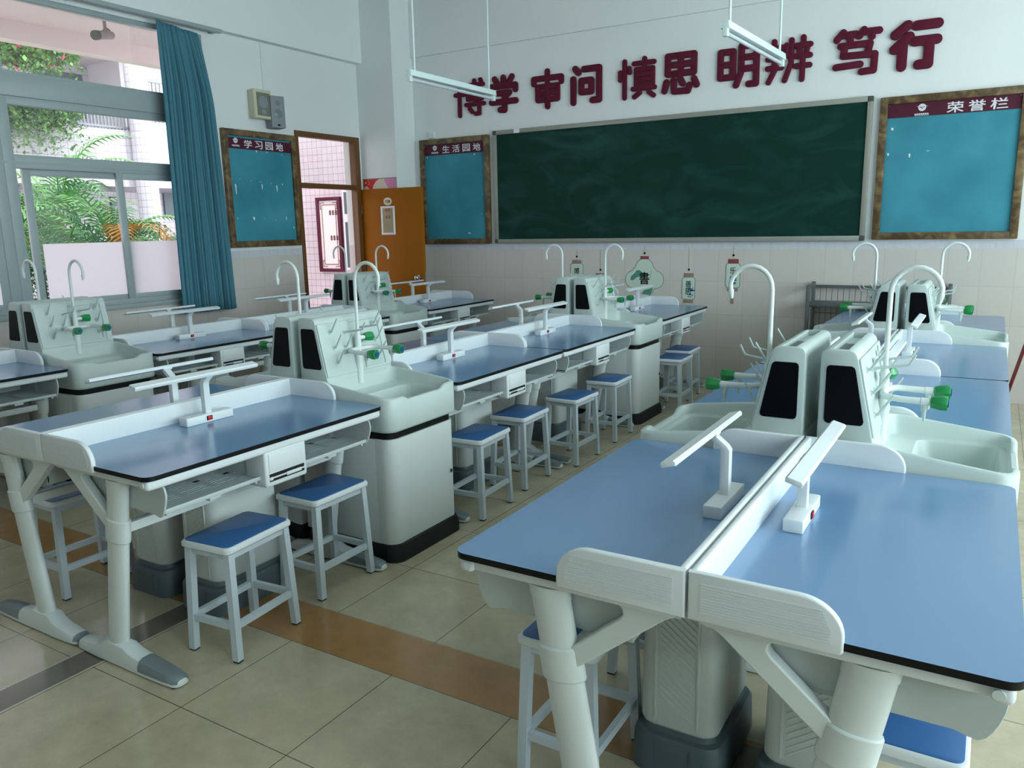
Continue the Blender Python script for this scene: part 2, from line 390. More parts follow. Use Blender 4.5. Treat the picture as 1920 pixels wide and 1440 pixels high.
def text_mb(body, offset=0.0, extrude=0.002, bevel=0.0, box=None, space=1.0):
    # box: (u0, u1, v0, v1) the lettering is stretched to; faces -Y, extruded along Y
    cu = bpy.data.curves.new('txt', 'FONT'); cu.body = body; cu.size = 1.0; cu.offset = offset; cu.extrude = 0.5; cu.space_character = space
    cu.bevel_depth = bevel; cu.bevel_resolution = 2; cu.resolution_u = 6
    o = bpy.data.objects.new('txt', cu); C.objects.link(o); bpy.context.view_layer.update()
    me = bpy.data.meshes.new_from_object(o.evaluated_get(bpy.context.evaluated_depsgraph_get()))
    bpy.data.objects.remove(o); bpy.data.curves.remove(cu)
    mb = MB(); mb.bm.from_mesh(me); bpy.data.meshes.remove(me)
    xs = [v.co.x for v in mb.bm.verts]; ys = [v.co.y for v in mb.bm.verts]; zs = [v.co.z for v in mb.bm.verts]
    for v in mb.bm.verts:
        fx = (v.co.x - min(xs)) / (max(xs) - min(xs)); fy = (v.co.y - min(ys)) / (max(ys) - min(ys)); fz = (v.co.z - min(zs)) / (max(zs) - min(zs))
        v.co = Vector((box[0] + fx * (box[1] - box[0]), -extrude * fz, box[2] + fy * (box[3] - box[2])))
    for f in mb.bm.faces: f.material_index = 0
    return mb

# ------------------------------------------------------------------ room shell
def sbox(name, *b, m='wall', label=None):
    return struct(obj(name, MB().box(*b), m, smooth=False), label)
sbox('floor', XW - 0.24, XR + 0.24, YB - 0.2, YF + 0.24, -0.12, 0.0, m='floor', label='polished beige floor tiles with an orange strip')
sbox('ceiling', XW - 0.24, XR + 0.24, YB - 0.2, YF + 0.24, ZC, ZC + 0.15, m='wallplain', label='white ceiling above the room')
fw = MB().box(XW - 0.24, XR + 0.24, YF, YF + 0.24, 0, ZC).box(XW + 0.54, XR, YF - 0.03, YF, 3.525, ZC)
struct(obj('wall_front', fw, 'wall', smooth=False), 'white front wall with beige tile dado under the chalkboard')
lw = MB()
WO = (-1.9, 5.32, 0.95, 3.40)     # window opening in the left wall
DO = (6.42, 7.44, 0.0, 2.635)     # door opening
lw.box(XW - 0.24, XW, YB - 0.2, WO[0], 0, ZC).box(XW - 0.24, XW, WO[0], WO[1], 0, WO[2]).box(XW - 0.24, XW, WO[0], WO[1], WO[3], ZC)
lw.box(XW - 0.24, XW, WO[1], DO[0], 0, ZC).box(XW - 0.24, XW, DO[0], DO[1], DO[3], ZC).box(XW - 0.24, XW, DO[1], YF, 0, ZC)
lw.box(XW, XW + 0.09, YB, YF - 0.37, 3.46, ZC)
struct(obj('wall_left', lw, 'wall', smooth=False), 'white wall with windows, door and a beam along the top')
sbox('trim_1', XW, XW + 0.54, YF - 0.37, YF, 0, ZC, label='white square corner column beside the door')
sbox('wall_back', XW - 0.24, XR + 0.24, YB - 0.2, YB, 0, ZC, label='white back wall')
rw = MB()
ro = [(-0.7, 3.5), (3.8, 6.7)]
rw.box(XR, XR + 0.24, YB, YF, 0, 0.95).box(XR, XR + 0.24, YB, YF, 3.25, ZC)
for a, b in ((YB, ro[0][0]), (ro[0][1], ro[1][0]), (ro[1][1], YF)): rw.box(XR, XR + 0.24, a, b, 0.95, 3.25)
struct(obj('wall_right', rw, 'wall', smooth=False), 'white wall with two window openings opposite the door')
for k, (a, b) in enumerate(ro):
    f = MB()
    for (c, d) in ((a, a + 0.06), ((a + b) / 2 - 0.04, (a + b) / 2 + 0.04), (b - 0.06, b)): f.box(XR + 0.06, XR + 0.12, c, d, 0.95, 3.25)
    for z in (0.95, 2.45, 3.19): f.box(XR + 0.06, XR + 0.12, a, b, z, z + 0.06)
    struct(obj('window_%d' % (4 + k), f, 'frame', smooth=False), ['grey window frame in the right wall near the camera', 'grey window frame in the right wall near the chalkboard'][k])
# left windows
xa, xb = XW - 0.07, XW - 0.012
def window(n, y0, y1, slide, label):
    f = MB()
    f.box(xa - 0.001, xb + 0.002, y0, y0 + 0.085, 0.956, 3.401, 0.004).box(xa - 0.001, xb + 0.002, y1 - 0.085, y1, 0.956, 3.401, 0.004)
    f.box(xa, xb, y0, y1, 0.955, 1.0, 0.004).box(xa, xb, y0, y1, 2.09, 2.195, 0.004).box(xa, xb + 0.004, y0, y1, 2.125, 2.145)
    f.box(xa, xb, y0, y1, 2.57, 2.64, 0.004).box(xa, xb, y0, y1, 2.79, 2.822, 0.004).box(xa, xb, y0, y1, 3.362, 3.40, 0.004)
    w = struct(obj('window_%d' % n, f, 'frame'), label)
    obj('lintel_panel', MB().box(XW - 0.2, XW + 0.006, y0 - 0.005, y1 + 0.005, 2.632, 2.80, 0.004), 'frame', w)
    for z0, z1 in ((2.195, 2.57), (2.822, 3.362)):
        obj('pane', MB().box(XW - 0.047, XW - 0.043, y0 + 0.085, y1 - 0.085, z0, z1), 'glass', w, smooth=False)
    mid = (y0 + y1) / 2
    for i in range(2):
        a = y0 + 0.085 + slide if i == 0 else mid - 0.045
        b = mid + 0.03 if i == 0 else y1 - 0.085
        xs = (xa + 0.002, xa + 0.028) if i == 0 else (xa + 0.03, xb - 0.002)
        s = MB().box(xs[0] - 0.0006, xs[1] + 0.0012, a, a + 0.06, 1.0, 2.091, 0.003).box(xs[0] - 0.0006, xs[1] + 0.0012, b - 0.06, b, 1.0, 2.091, 0.003)
        s.box(xs[0], xs[1], a, b, 1.0, 1.04, 0.003).box(xs[0], xs[1], a, b, 2.04, 2.09, 0.003)
        sash = obj('sash', s, 'frame', w)
        xm = (xs[0] + xs[1]) / 2
        obj('pane', MB().box(xm - 0.002, xm + 0.002, a + 0.06, b - 0.06, 1.04, 2.04), 'glass', sash, smooth=False)
        fl = obj('privacy_film', MB().box(xm + 0.0026, xm + 0.0036, a + 0.06 + (0.03 if i == 0 else 0.0), b - 0.06, 1.04, 1.50), 'film', sash, smooth=False)
        fl['label'] = 'frosted white film'
    obj('window_sill', MB().box(XW - 0.2, XW + 0.02, y0 - 0.005, y1 + 0.005, 0.915, 0.955, 0.005), 'frame', w)
    return w
window(1, 3.385, 5.32, 0.06, 'grey sliding window partly behind the teal curtain')
window(2, 1.42, 3.385, 0.0, 'grey sliding window at the left edge of the view')
window(3, -0.55, 1.42, 0.0, 'grey sliding window behind the photographer')
sbox('trim_2', XW - 0.2, XW - 0.005, WO[0], -0.55, 0.95, 3.40, m='wallplain', label='white infill panel beside the rear window')
# door frame, transom and open leaf
f = MB()
f.box(XW - 0.075, XW + 0.015, DO[0], DO[0] + 0.045, 0, 2.634, 0.004).box(XW - 0.075, XW + 0.015, DO[1] - 0.085, DO[1], 0, 2.634, 0.004)
f.box(XW - 0.073, XW + 0.013, DO[0], DO[1], 2.578, 2.635, 0.004).box(XW - 0.073, XW + 0.013, DO[0], DO[1], 2.03, 2.085, 0.004)
d1 = struct(obj('door_1', f, 'doorframe'), 'brown wooden door frame with glazed transom')
obj('transom_pane', MB().box(XW - 0.045, XW - 0.041, DO[0] + 0.045, DO[1] - 0.085, 2.085, 2.575), 'glass', d1, smooth=False)
lf = empty('door_leaf', (XW + 0.017, 7.424, 0)); tag(lf, 'ochre wooden door leaf swung open, numbered 108', 'door', kind='thing')
LX = 0.90
obj('panel', MB().box(0.0, LX, 0.0, 0.042, 0.012, 2.035, 0.003), 'door', lf)
kn = MB().tube([(LX - 0.075, 0, 1.0), (LX - 0.075, -0.012, 1.0)], 0.032, 16).tube([(LX - 0.075, -0.01, 1.0), (LX - 0.075, -0.035, 1.0)], 0.012, 12).ball((LX - 0.075, -0.055, 1.0), (0.03, 0.026, 0.03))
obj('knob', kn, 'chrome', lf)
obj('latch', MB().box(LX - 0.002, LX + 0.004, 0.010, 0.032, 0.93, 1.07), 'chrome', lf)
np_ = obj('number_plate', MB().prism(oval(0.405, 1.885, 0.062, 0.045, 28), 'y', -0.004, 0.0), 'plate', lf)
t = text_mb('108', 0.01, 0.001, box=(0.368, 0.442, 1.868, 1.902)); o = obj('number', t, 'ink', np_, smooth=False); o.location = (0, -0.0042, 0)
nf = MB()
u0, u1, v0, v1 = 0.30, 0.505, 1.50, 1.83
for b in ((u0, u0 + 0.022, v0, v1), (u1 - 0.022, u1, v0, v1), (u0, u1, v0, v0 + 0.022), (u0, u1, v1 - 0.022, v1)): nf.box(b[0], b[1], -0.014, 0.0, b[2], b[3], 0.003)
nf_ = obj('notice_holder', nf, 'paper', lf)
obj('notice', MB().box(u0 + 0.02, u1 - 0.02, -0.004, 0.0, v0 + 0.02, v1 - 0.02), 'notice', nf_, smooth=False)
st_ = MB()
for k, (a, z) in enumerate(((0.365, 1.77), (0.405, 1.77), (0.365, 1.69), (0.405, 1.69))):
    for q in range(3): st_.box(a, a + 0.03, -0.0055, -0.004, z + q * 0.012, z + q * 0.012 + 0.006)
    st_.box(a + 0.012, a + 0.018, -0.0055, -0.004, z - 0.004, z + 0.036)
obj('notice_text', st_, 'noticered', nf_, smooth=False)
for z in (0.25, 1.1, 1.8): obj('hinge', MB().tube([(0.0, -0.006, z - 0.05), (0.0, -0.006, z + 0.05)], 0.007, 8), 'steel', lf)

# ------------------------------------------------------------------ lab desk (local X runs out from the back to back line)
def build_desk(sx):
    root = empty('lab_desk')
    def ob(name, mb, mats, par=root, **k): return obj(name, mb.flipx(sx), mats, par, **k)
    # worktop
    poly = [(0.02, -0.597)] + [(0.602 - 0.035 + 0.035 * math.cos(a), -0.597 + 0.035 + 0.035 * math.sin(a)) for a in [R(-90 + 15 * k) for k in range(7)]]
    poly += [(0.602 - 0.035 + 0.035 * math.cos(a), 0.597 - 0.035 + 0.035 * math.sin(a)) for a in [R(15 * k) for k in range(7)]] + [(0.02, 0.597)]
    w = MB().prism(poly, 'z', 0.7635, 0.780, 0)
    for fc in w.bm.faces: fc.material_index = 1 if abs(fc.normal.z) < 0.5 else 0
    ob('worktop', w, ['blue', 'black'])
    a = MB().box(0.55, 0.588, -0.588, 0.588, 0.727, 0.7635, 0.012, 3)
    for s in (-1, 1): a.box(0.03, 0.584, s * 0.578, s * 0.545, 0.731, 0.7635, 0.008, 2)
    a.box(0.02, 0.05, -0.575, 0.575, 0.735, 0.7635)
    a.box(0.03, 0.57, -0.57, 0.57, 0.757, 0.7630)
    ap = ob('apron_rail', a, 'white')
    for s in (-1, 1): ob('end_plug', MB().tube([(0.562, s * 0.588, 0.747), (0.562, s * 0.592, 0.747)], 0.0105, 14), 'black', ap)
    ob('back_panel', MB().box(0.003, 0.021, -0.598, 0.598, 0.753, 0.862, 0.006, 3), 'white')
    for s in (-1, 1):
        p = [(0.003, 0.754), (0.302, 0.754), (0.308, 0.760)]
        p += [(0.308 - 0.085 + 0.085 * math.cos(R(t)), 0.862 - 0.072 + 0.072 * math.sin(R(t))) for t in range(0, 91, 10)] + [(0.003, 0.862)]
        y0, y1 = sorted((s * 0.586, s * 0.604))
        g = MB().prism(p, 'y', y0, y1, 0, 0.005, 3)
        yo = s * 0.604
        for k in range(11):
            z = 0.776 + k * 0.0062; xe = 0.285 if z < 0.80 else 0.285 - (z - 0.80) * 0.45
            g.box(0.03, xe, yo - 0.0012, yo + 0.0014, z, z + 0.0026)
        ob('end_panel', g, 'white')
    for c in (-0.30, 0.305):
        b = MB(); h = 0.222
        prof = [(0.15, 0.735), (0.545, 0.735), (0.565, 0.73), (0.578, 0.717), (0.583, 0.695), (0.580, 0.675), (0.573, 0.652), (0.563, 0.630), (0.553, 0.616), (0.540, 0.608), (0.525, 0.610), (0.50, 0.617), (0.15, 0.617)]
        for s in (-1, 1):
            y0, y1 = sorted((c + s * h, c + s * (h - 0.008))); b.prism(prof, 'y', y0, y1, 0, 0.0015, 1)
        b.box(0.15, 0.158, c - h, c + h, 0.618, 0.735)
        b.box(0.15, 0.29, c - h, c + h, 0.621, 0.627).box(0.47, 0.555, c - h, c + h, 0.621, 0.627).box(0.545, 0.556, c - h, c + h, 0.621, 0.636, 0.003)
        for k in range(10):
            x = 0.295 + k * 0.0185; b.box(x, x + 0.014, c - h, c + h, 0.621, 0.627)
        for y in (-0.19, -0.065, 0.065, 0.19): b.box(0.28, 0.475, c + y - 0.014, c + y + 0.014, 0.621, 0.627)
        b.box(0.30, 0.545, c - 0.20, c - 0.19, 0.609, 0.621).box(0.30, 0.545, c + 0.19, c + 0.20, 0.609, 0.621)
        b.box(0.52, 0.552, c - 0.025, c + 0.025, 0.607, 0.621, 0.003)
        ob('book_tray', b, 'tray')
    sb = ob('socket_box', MB().box(0.47, 0.586, -0.092, 0.124, 0.590, 0.737, 0.010, 3), 'white')
    ob('flap', MB().box(0.584, 0.589, -0.074, 0.106, 0.648, 0.722, 0.002), 'white', sb)
    ob('slot', MB().box(0.5845, 0.5872, -0.074, 0.106, 0.629, 0.642).box(0.5845, 0.5872, -0.074, 0.106, 0.612, 0.621), 'blackmat', sb)
    ob('slot_latch', MB().box(0.5845, 0.5895, 0.012, 0.090, 0.617, 0.630, 0.002), 'white', sb)
    ob('slot_clip', MB().box(0.5845, 0.589, -0.074, -0.058, 0.617, 0.630, 0.001), 'white', sb)
    def cx(z): return 0.24 + (z - 0.07) / 0.675 * 0.12
    for s in (-1, 1):
        y = s * 0.545
        lg = MB().loft([[(p[0], p[1], z) for p in oval(cx(z), y, 0.052, 0.027)] for z in (0.06, 0.25, 0.48, 0.60, 0.697)])
        lg.loft([[(p[0], p[1], z) for p in oval(cx(z), y, q, q2)] for z, q, q2 in ((0.697, 0.050, 0.025), (0.698, 0.0545, 0.0295), (0.728, 0.0545, 0.0295))])
        leg = ob('leg', lg, 'leg')
        br = MB().loft([[(p[0], p[1], z + (p[0] - cx(z)) * -0.12) for p in oval(cx(z), y, q, q2)] for z, q, q2 in ((0.492, 0.050, 0.024), (0.493, 0.0575, 0.0325), (0.578, 0.0575, 0.0325), (0.580, 0.050, 0.024))])
        # brace: flat bar rising to the centre line and flaring under the end panel
        br.prism([(0.335, 0.500), (0.300, 0.518), (0.262, 0.548), (0.060, 0.715), (0.030, 0.732), (0.012, 0.738), (0.012, 0.758), (0.235, 0.758), (0.198, 0.740), (0.172, 0.727), (0.162, 0.716), (0.160, 0.704), (0.168, 0.692), (0.290, 0.588), (0.315, 0.572), (0.340, 0.568)], 'y', y - 0.017, y + 0.017)
        bo = ob('brace', br, 'leg')
        bv = bo.modifiers.new('bevel', 'BEVEL'); bv.width = 0.004; bv.segments = 2; bv.limit_method = 'ANGLE'; bv.angle_limit = R(50)
        # foot
        def sec(x, h, hw, g=0.0):
            pts = [(-hw, 0.006), (-hw - g, 0.012), (-hw - g, max(0.014, h * 0.55)), (-hw * 0.8, h * 0.88 + g), (-hw * 0.4, h + g), (hw * 0.4, h + g), (hw * 0.8, h * 0.88 + g), (hw + g, max(0.014, h * 0.55)), (hw + g, 0.012), (hw, 0.006)]
            return [(x, y + a, b) for a, b in pts]
        S = [(0.0, 0.020, 0.012), (0.004, 0.030, 0.024), (0.02, 0.040, 0.033), (0.07, 0.046, 0.036), (0.12, 0.052, 0.038), (0.165, 0.066, 0.039), (0.19, 0.09, 0.038), (0.30, 0.09, 0.038), (0.335, 0.072, 0.039), (0.40, 0.060, 0.039), (0.47, 0.052, 0.038), (0.54, 0.045, 0.036), (0.585, 0.038, 0.032), (0.598, 0.028, 0.022), (0.602, 0.018, 0.010)]
        ft = ob('foot', MB().loft([sec(*q) for q in S]), 'leg', leg)
        for rng in (S[:3], S[-6:-1]):
            cp = MB()
            q2 = [(q[0], q[1] + 0.0018, q[2]) for q in rng]
            lps = []
            for (x, h, hw) in q2:
                pts = [(-hw - 0.0014, min(0.018, h * 0.6)), (-hw - 0.0014, h * 0.56), (-hw * 0.8, h * 0.88), (-hw * 0.4, h), (hw * 0.4, h), (hw * 0.8, h * 0.88), (hw + 0.0014, h * 0.56), (hw + 0.0014, min(0.018, h * 0.6))]
                lps.append([(x, y + a_, b_) for a_, b_ in pts])
            cp.loft(lps)
            ob('foot_cap', cp, 'grey', ft)
        ob('foot_pad', MB().box(0.02, 0.585, y - 0.03, y + 0.03, 0.0, 0.0065), 'blackmat', ft)
    ob('stretcher', MB().box(0.30, 0.336, -0.535, 0.535, 0.512, 0.548, 0.005), 'leg')
    ped = MB().loft([[(p[0], p[1], z) for p in rr(0.062 - g, 0.292 + g, -0.13 - g, 0.23 + g, 0.045, 5)] for z, g in ((0.135, -0.012), (0.14, -0.004), (0.15, 0.0), (0.45, -0.003), (0.74, -0.006))])
    for k in range(24):
        z = 0.17 + k * 0.0205
        ped.prism([(0.125, z), (0.225, z + 0.075), (0.225, z + 0.080), (0.125, z + 0.005)], 'y', -0.1312, -0.128)
    for xx in (0.112, 0.236): ped.box(xx, xx + 0.005, -0.1318, -0.128, 0.16, 0.73)
    pd = ob('pedestal', ped, 'offwhite')
    pb = MB().loft([[(p[0], p[1], z) for p in rr(0.045 - g, 0.31 + g, -0.148 - g, 0.248 + g, 0.05, 5)] for z, g in ((0.0, 0.004), (0.105, 0.0), (0.118, -0.006), (0.122, -0.02), (0.145, -0.026))])
    pb.box(0.125, 0.13, -0.151, -0.147, 0.005, 0.10).box(0.225, 0.23, -0.151, -0.147, 0.005, 0.10)
    ob('plinth', pb, 'darkgrey', pd)
    return root
def build_lamp(sx):
    root = empty('desk_lamp')
    def ob(name, mb, mats, par=root, **k): return obj(name, mb.flipx(sx), mats, par, **k)
    b = ob('base', MB().box(0.080, 0.131, -0.085, 0.150, 0.0, 0.036, 0.004, 2), 'white')
    sw = ob('switch', MB().box(0.1295, 0.1335, 0.012, 0.040, 0.009, 0.028, 0.001, mi=0).box(0.1325, 0.136, 0.016, 0.036, 0.011, 0.026, 0.001, mi=1), ['black', 'red'], b)
    post = [(0.092, 0.034), (0.118, 0.034), (0.118, 0.160), (0.122, 0.172), (0.158, 0.203), (0.146, 0.214), (0.100, 0.178), (0.092, 0.166)]
    ob('post', MB().prism(post, 'y', 0.020, 0.050, 0, 0.0025), 'white')
    lb = MB().prism([(-0.019, -0.006), (0.019, -0.008), (0.021, 0.002), (0.016, 0.007), (-0.016, 0.008), (-0.021, 0.003)], 'y', -0.32, 0.275, 0, 0.003)
    for v in lb.bm.verts:
        v.co = Matrix.Rotation(R(14), 3, 'Y') @ v.co; v.co += Vector((0.148, 0, 0.212))
    lo = ob('light_bar', lb, 'white')
    ob('hinge', MB().tube([(0.136, 0.014, 0.208), (0.136, 0.056, 0.208)], 0.008, 10), 'white', lo)
    return root

# ------------------------------------------------------------------ sink station
def build_sink(sx):
    root = empty('sink_station')
    def ob(name, mb, mats, par=root, **k): return obj(name, mb.flipx(sx), mats, par, **k)
    cab = MB().loft([[(p[0], p[1], z) for p in rr(0.02, 0.52, -0.262, 0.262, 0.008, 2)] for z in (0.08, 0.60)])
    cb = ob('cabinet', cab, 'offwhite')
    def shell(z):
        o = [(0.505, -0.2622)] + [(0.600 - 0.06 + 0.06 * math.cos(R(t)), -0.2622 + 0.06 + 0.06 * math.sin(R(t))) for t in range(-90, 1, 10)] + [(0.600 - 0.06 + 0.06 * math.cos(R(t)), 0.2622 - 0.06 + 0.06 * math.sin(R(t))) for t in range(0, 91, 10)] + [(0.505, 0.2622)]
        return [(a, b, z) for a, b in o]
    dr = ob('cabinet_door', MB().loft([shell(0.085), shell(0.602)]), 'offwhite')
    ob('lock', MB().tube([(0.598, 0.20, 0.335), (0.606, 0.20, 0.335)], 0.012, 14).box(0.6055, 0.6075, 0.198, 0.202, 0.328, 0.342, mi=1), ['chrome', 'black'], dr)
    ob('base', MB().loft([[(p[0], p[1], z) for p in rr(0.015 - g, 0.615 + g, -0.272 - g, 0.272 + g, 0.065, 6)] for z, g in ((0.0, 0.006), (0.05, 0.004), (0.08, -0.004), (0.09, -0.02))]), 'blackmat')
    ob('band', MB().loft([[(p[0], p[1], z) for p in rr(0.02, 0.590, -0.254, 0.254, 0.055, 6)] for z in (0.602, 0.636)]), 'black')
    def rim(x, y):
        t = min(1, max(0, (x - 0.2) / 0.4)); z = 0.846 - 0.046 * t
        if x > 0.560 and -0.165 < y < 0.165: z -= 0.020
        return z
    K = dict(n=6, m=9)
    def L(x0, x1, y0, y1, r, fz): return [(x, y, fz(x, y)) for x, y in rr(x0, x1, y0, y1, r, **K)]
    O = (0.02, 0.615, -0.275, 0.275)
    def ins(g, r): return (O[0] + g, O[1] - g, O[2] + g, O[3] - g, r)
    loops = [L(*ins(0.014, 0.05), lambda x, y: 0.636), L(*ins(0.004, 0.06), lambda x, y: 0.640), L(*ins(0.0, 0.062), lambda x, y: 0.650), L(*ins(0.0, 0.062), lambda x, y: rim(x, y) - 0.008),
             L(*ins(0.006, 0.058), rim), L(0.195, O[1] - 0.020, O[2] + 0.020, O[3] - 0.020, 0.046, rim), L(0.198, O[1] - 0.026, O[2] + 0.026, O[3] - 0.026, 0.042, lambda x, y: rim(x, y) - 0.008),
             L(0.205, O[1] - 0.030, O[2] + 0.032, O[3] - 0.032, 0.038, lambda x, y: 0.772 + 0.03 * max(0, (0.3 - x))), L(0.212, O[1] - 0.033, O[2] + 0.036, O[3] - 0.036, 0.036, lambda x, y: 0.764 + 0.03 * max(0, (0.3 - x))),
             L(0.300, 0.566, -0.115, 0.232, 0.045, lambda x, y: 0.761), L(0.304, 0.562, -0.111, 0.229, 0.045, lambda x, y: 0.754), L(0.325, 0.552, -0.095, 0.215, 0.05, lambda x, y: 0.66), L(0.345, 0.535, -0.075, 0.195, 0.05, lambda x, y: 0.648)]
    bs = ob('basin', MB().loft(loops, cap=(True, True)), 'grey_white', ang=50)
    ob('drain', MB().tube([(0.44, 0.06, 0.647), (0.44, 0.06, 0.651)], 0.028, 16), 'blackmat', bs)
    # tower with sloped peg face
    prof = [(0.024, 0.838), (0.200, 0.838), (0.199, 0.852)]
    a0 = Vector((0.199, 0.852)); a1 = Vector((0.140, 1.128))
    prof += [(0.140, 1.120), (0.136, 1.134), (0.127, 1.144), (0.115, 1.149), (0.05, 1.150), (0.036, 1.147), (0.027, 1.138), (0.024, 1.125)]
    tw = MB().prism(prof, 'y', -0.235, 0.250, 0, 0.006, 2)
    top = max((f_ for f_ in tw.bm.faces if f_.normal.z > 0.98), key=lambda f_: f_.calc_area())
    bmesh.ops.inset_individual(tw.bm, faces=[top], thickness=0.012)
    r_ = bmesh.ops.extrude_face_region(tw.bm, geom=[top]); vs = [v for v in r_['geom'] if isinstance(v, bmesh.types.BMVert)]
    bmesh.ops.translate(tw.bm, verts=vs, vec=(0, 0, -0.022)); bmesh.ops.delete(tw.bm, geom=[top], context='FACES')
    tower = ob('peg_tower', tw, 'grey_white')
    ob('tower_slot', MB().box(0.048, 0.114, -0.205, 0.04, 1.1285, 1.1315), 'darkgrey', tower)
    for y0, y1 in ((-0.2385, -0.2345), (0.2495, 0.2535)):
        pl = [(0.052, 0.905), (0.165, 0.905)]
        q = [(0.044, 0.915), (0.047, 0.905), (0.055, 0.900), (0.158, 0.900), (0.165, 0.904), (0.168, 0.914), (0.135, 1.082), (0.131, 1.092), (0.122, 1.097), (0.055, 1.097), (0.047, 1.093), (0.044, 1.084)]
        ob('dark_panel', MB().prism(q, 'y', y0, y1, 0, 0.0015, 1), 'screen', tower)
    n2 = Vector((a1.y - a0.y, -(a1.x - a0.x))).normalized()    # outward normal of the sloped face in (x, z)
    up2 = (a1 - a0).normalized()
    def facept(y, t, out=0.0):
        q = a0 + (a1 - a0) * t + n2 * out
        return Vector((q.x, y, q.y))
    def slab(ya, yb, ta, tb, th):
        m = MB(); lo = []
        for y in (ya, yb): lo.append([tuple(facept(y, ta, -0.004)), tuple(facept(y, tb, -0.004)), tuple(facept(y, tb, th)), tuple(facept(y, ta, th))])
        return m.loft(lo)
    sp = MB()
    for ya, yb, ta, tb in ((-0.230, -0.012, 0.03, 0.97), (0.205, 0.245, 0.03, 0.97), (-0.012, 0.205, 0.03, 0.085), (-0.012, 0.205, 0.93, 0.97)):
        lo = [[tuple(facept(y, ta, -0.004)), tuple(facept(y, tb, -0.004)), tuple(facept(y, tb, 0.006)), tuple(facept(y, ta, 0.006))] for y in (ya, yb)]
        sp.loft(lo)
    spo = ob('splash_panel', sp, 'grey_white', tower)
    bv = spo.modifiers.new('bevel', 'BEVEL'); bv.width = 0.003; bv.segments = 2
    pegs = [(-0.155, 0.80, 0), (-0.055, 0.76, 1), (0.060, 0.80, 1), (0.165, 0.84, 0), (-0.148, 0.52, 0), (-0.072, 0.50, 0), (0.165, 0.55, 0), (-0.150, 0.25, 0), (0.165, 0.27, 0)]
    for y, t, long in pegs:
        b = facept(y, t, 0.006)
        m = MB().tube([facept(y, t, 0.003), facept(y, t, 0.010)], [0.0125, 0.0095], 12)
        if long: m.tube([b, b + Vector((0.02, 0.0, 0.004)), b + Vector((0.108, 0.004, 0.018)), b + Vector((0.117, 0.005, 0.022)), b + Vector((0.134, 0.006, 0.056))], [0.0055, 0.0052, 0.0046, 0.0046, 0.0038], 8)
        else: m.tube([b, b + Vector((0.010, 0, 0.003)), b + Vector((0.016, 0, 0.010)), b + Vector((0.054, 0.0, 0.072))], [0.0056, 0.0054, 0.0052, 0.0036], 8)
        ob('peg', m, 'grey_white', tower)
    # faucet
    fx, fy = 0.198, 0.0
    fm = MB().tube([(fx, fy, 0.80), (fx, fy, 0.95)], 0.019, 14).tube([(fx, fy, 0.945), (fx, fy, 0.99), (fx, fy, 1.05)], [0.017, 0.0165, 0.0155], 14).tube([(fx, fy, 1.048), (fx, fy, 1.066)], 0.0125, 12)
    arc = [(fx, fy, 1.06), (fx, fy, 1.20), (fx, fy, 1.30)]
    for k in range(0, 11):
        a = PI - PI * 0.93 * k / 10; arc.append((fx + 0.078 + 0.078 * math.cos(a), fy, 1.322 + 0.085 * math.sin(a)))
    e_ = arc[-1]; arc.append((e_[0] - 0.002, fy, e_[2] - 0.025))
    fm.tube(arc, 0.0088, 12)
    fm.tube([(e_[0] - 0.002, fy, e_[2] - 0.022), (e_[0] - 0.003, fy, e_[2] - 0.03), (e_[0] - 0.006, fy, e_[2] - 0.055)], [0.0115, 0.0105, 0.006], 12)
    fc = ob('faucet', fm, 'leg')
    am = MB()
    for s in (-1, 1):
        pts = [(fx, fy, 0.975), (fx + 0.004, s * 0.045, 0.975), (fx + 0.014, s * 0.075, 0.975), (fx + 0.035, s * 0.092, 0.975), (fx + 0.065, s * 0.097, 0.974), (fx + 0.155, s * 0.097, 0.972)]
        am.tube(pts, [0.012, 0.012, 0.012, 0.0115, 0.011, 0.0118], 12)
        am.tube([(fx + 0.125, s * 0.097, 0.972), (fx + 0.150, s * 0.097, 0.972)], 0.0135, 12)
    am.tube([(fx, 0.0, 1.03), (fx + 0.004, 0.045, 1.03)], 0.011, 12)
    ob('manifold', am, 'leg', fc)
    def knob(p, d):
        p = Vector(p); d = Vector(d).normalized(); m = MB()
        u = d.cross(Vector((0, 0, 1))).normalized(); v = d.cross(u); lo = []
        for t, q in ((0.0, 0.016), (0.004, 0.0185), (0.030, 0.0235), (0.046, 0.0235), (0.050, 0.021)):
            lo.append([tuple(p + d * t + (u * math.cos(2 * PI * k / 24) + v * math.sin(2 * PI * k / 24)) * q * (1.0 + 0.08 * math.cos(6 * 2 * PI * k / 24))) for k in range(24)])
        m.loft(lo, 0)
        m.tube([p + d * 0.049, p + d * 0.053], 0.013, 14, 1)
        ob('valve_knob', m, ['green', 'bluecap'], fc)
    for s in (-1, 1):
        knob((fx + 0.153, s * 0.097, 0.972), (1, 0, 0))
        nm = MB().tube([(fx + 0.135, s * 0.097, 0.965), (fx + 0.135, s * 0.097, 0.940), (fx + 0.135, s * 0.097, 0.938), (fx + 0.137, s * 0.097, 0.905)], [0.010, 0.0095, 0.0075, 0.0042], 10)
        ob('nozzle', nm, 'grey_white', fc)
    knob((fx + 0.004, 0.042, 1.03), (0.15, 1, 0))
    return root

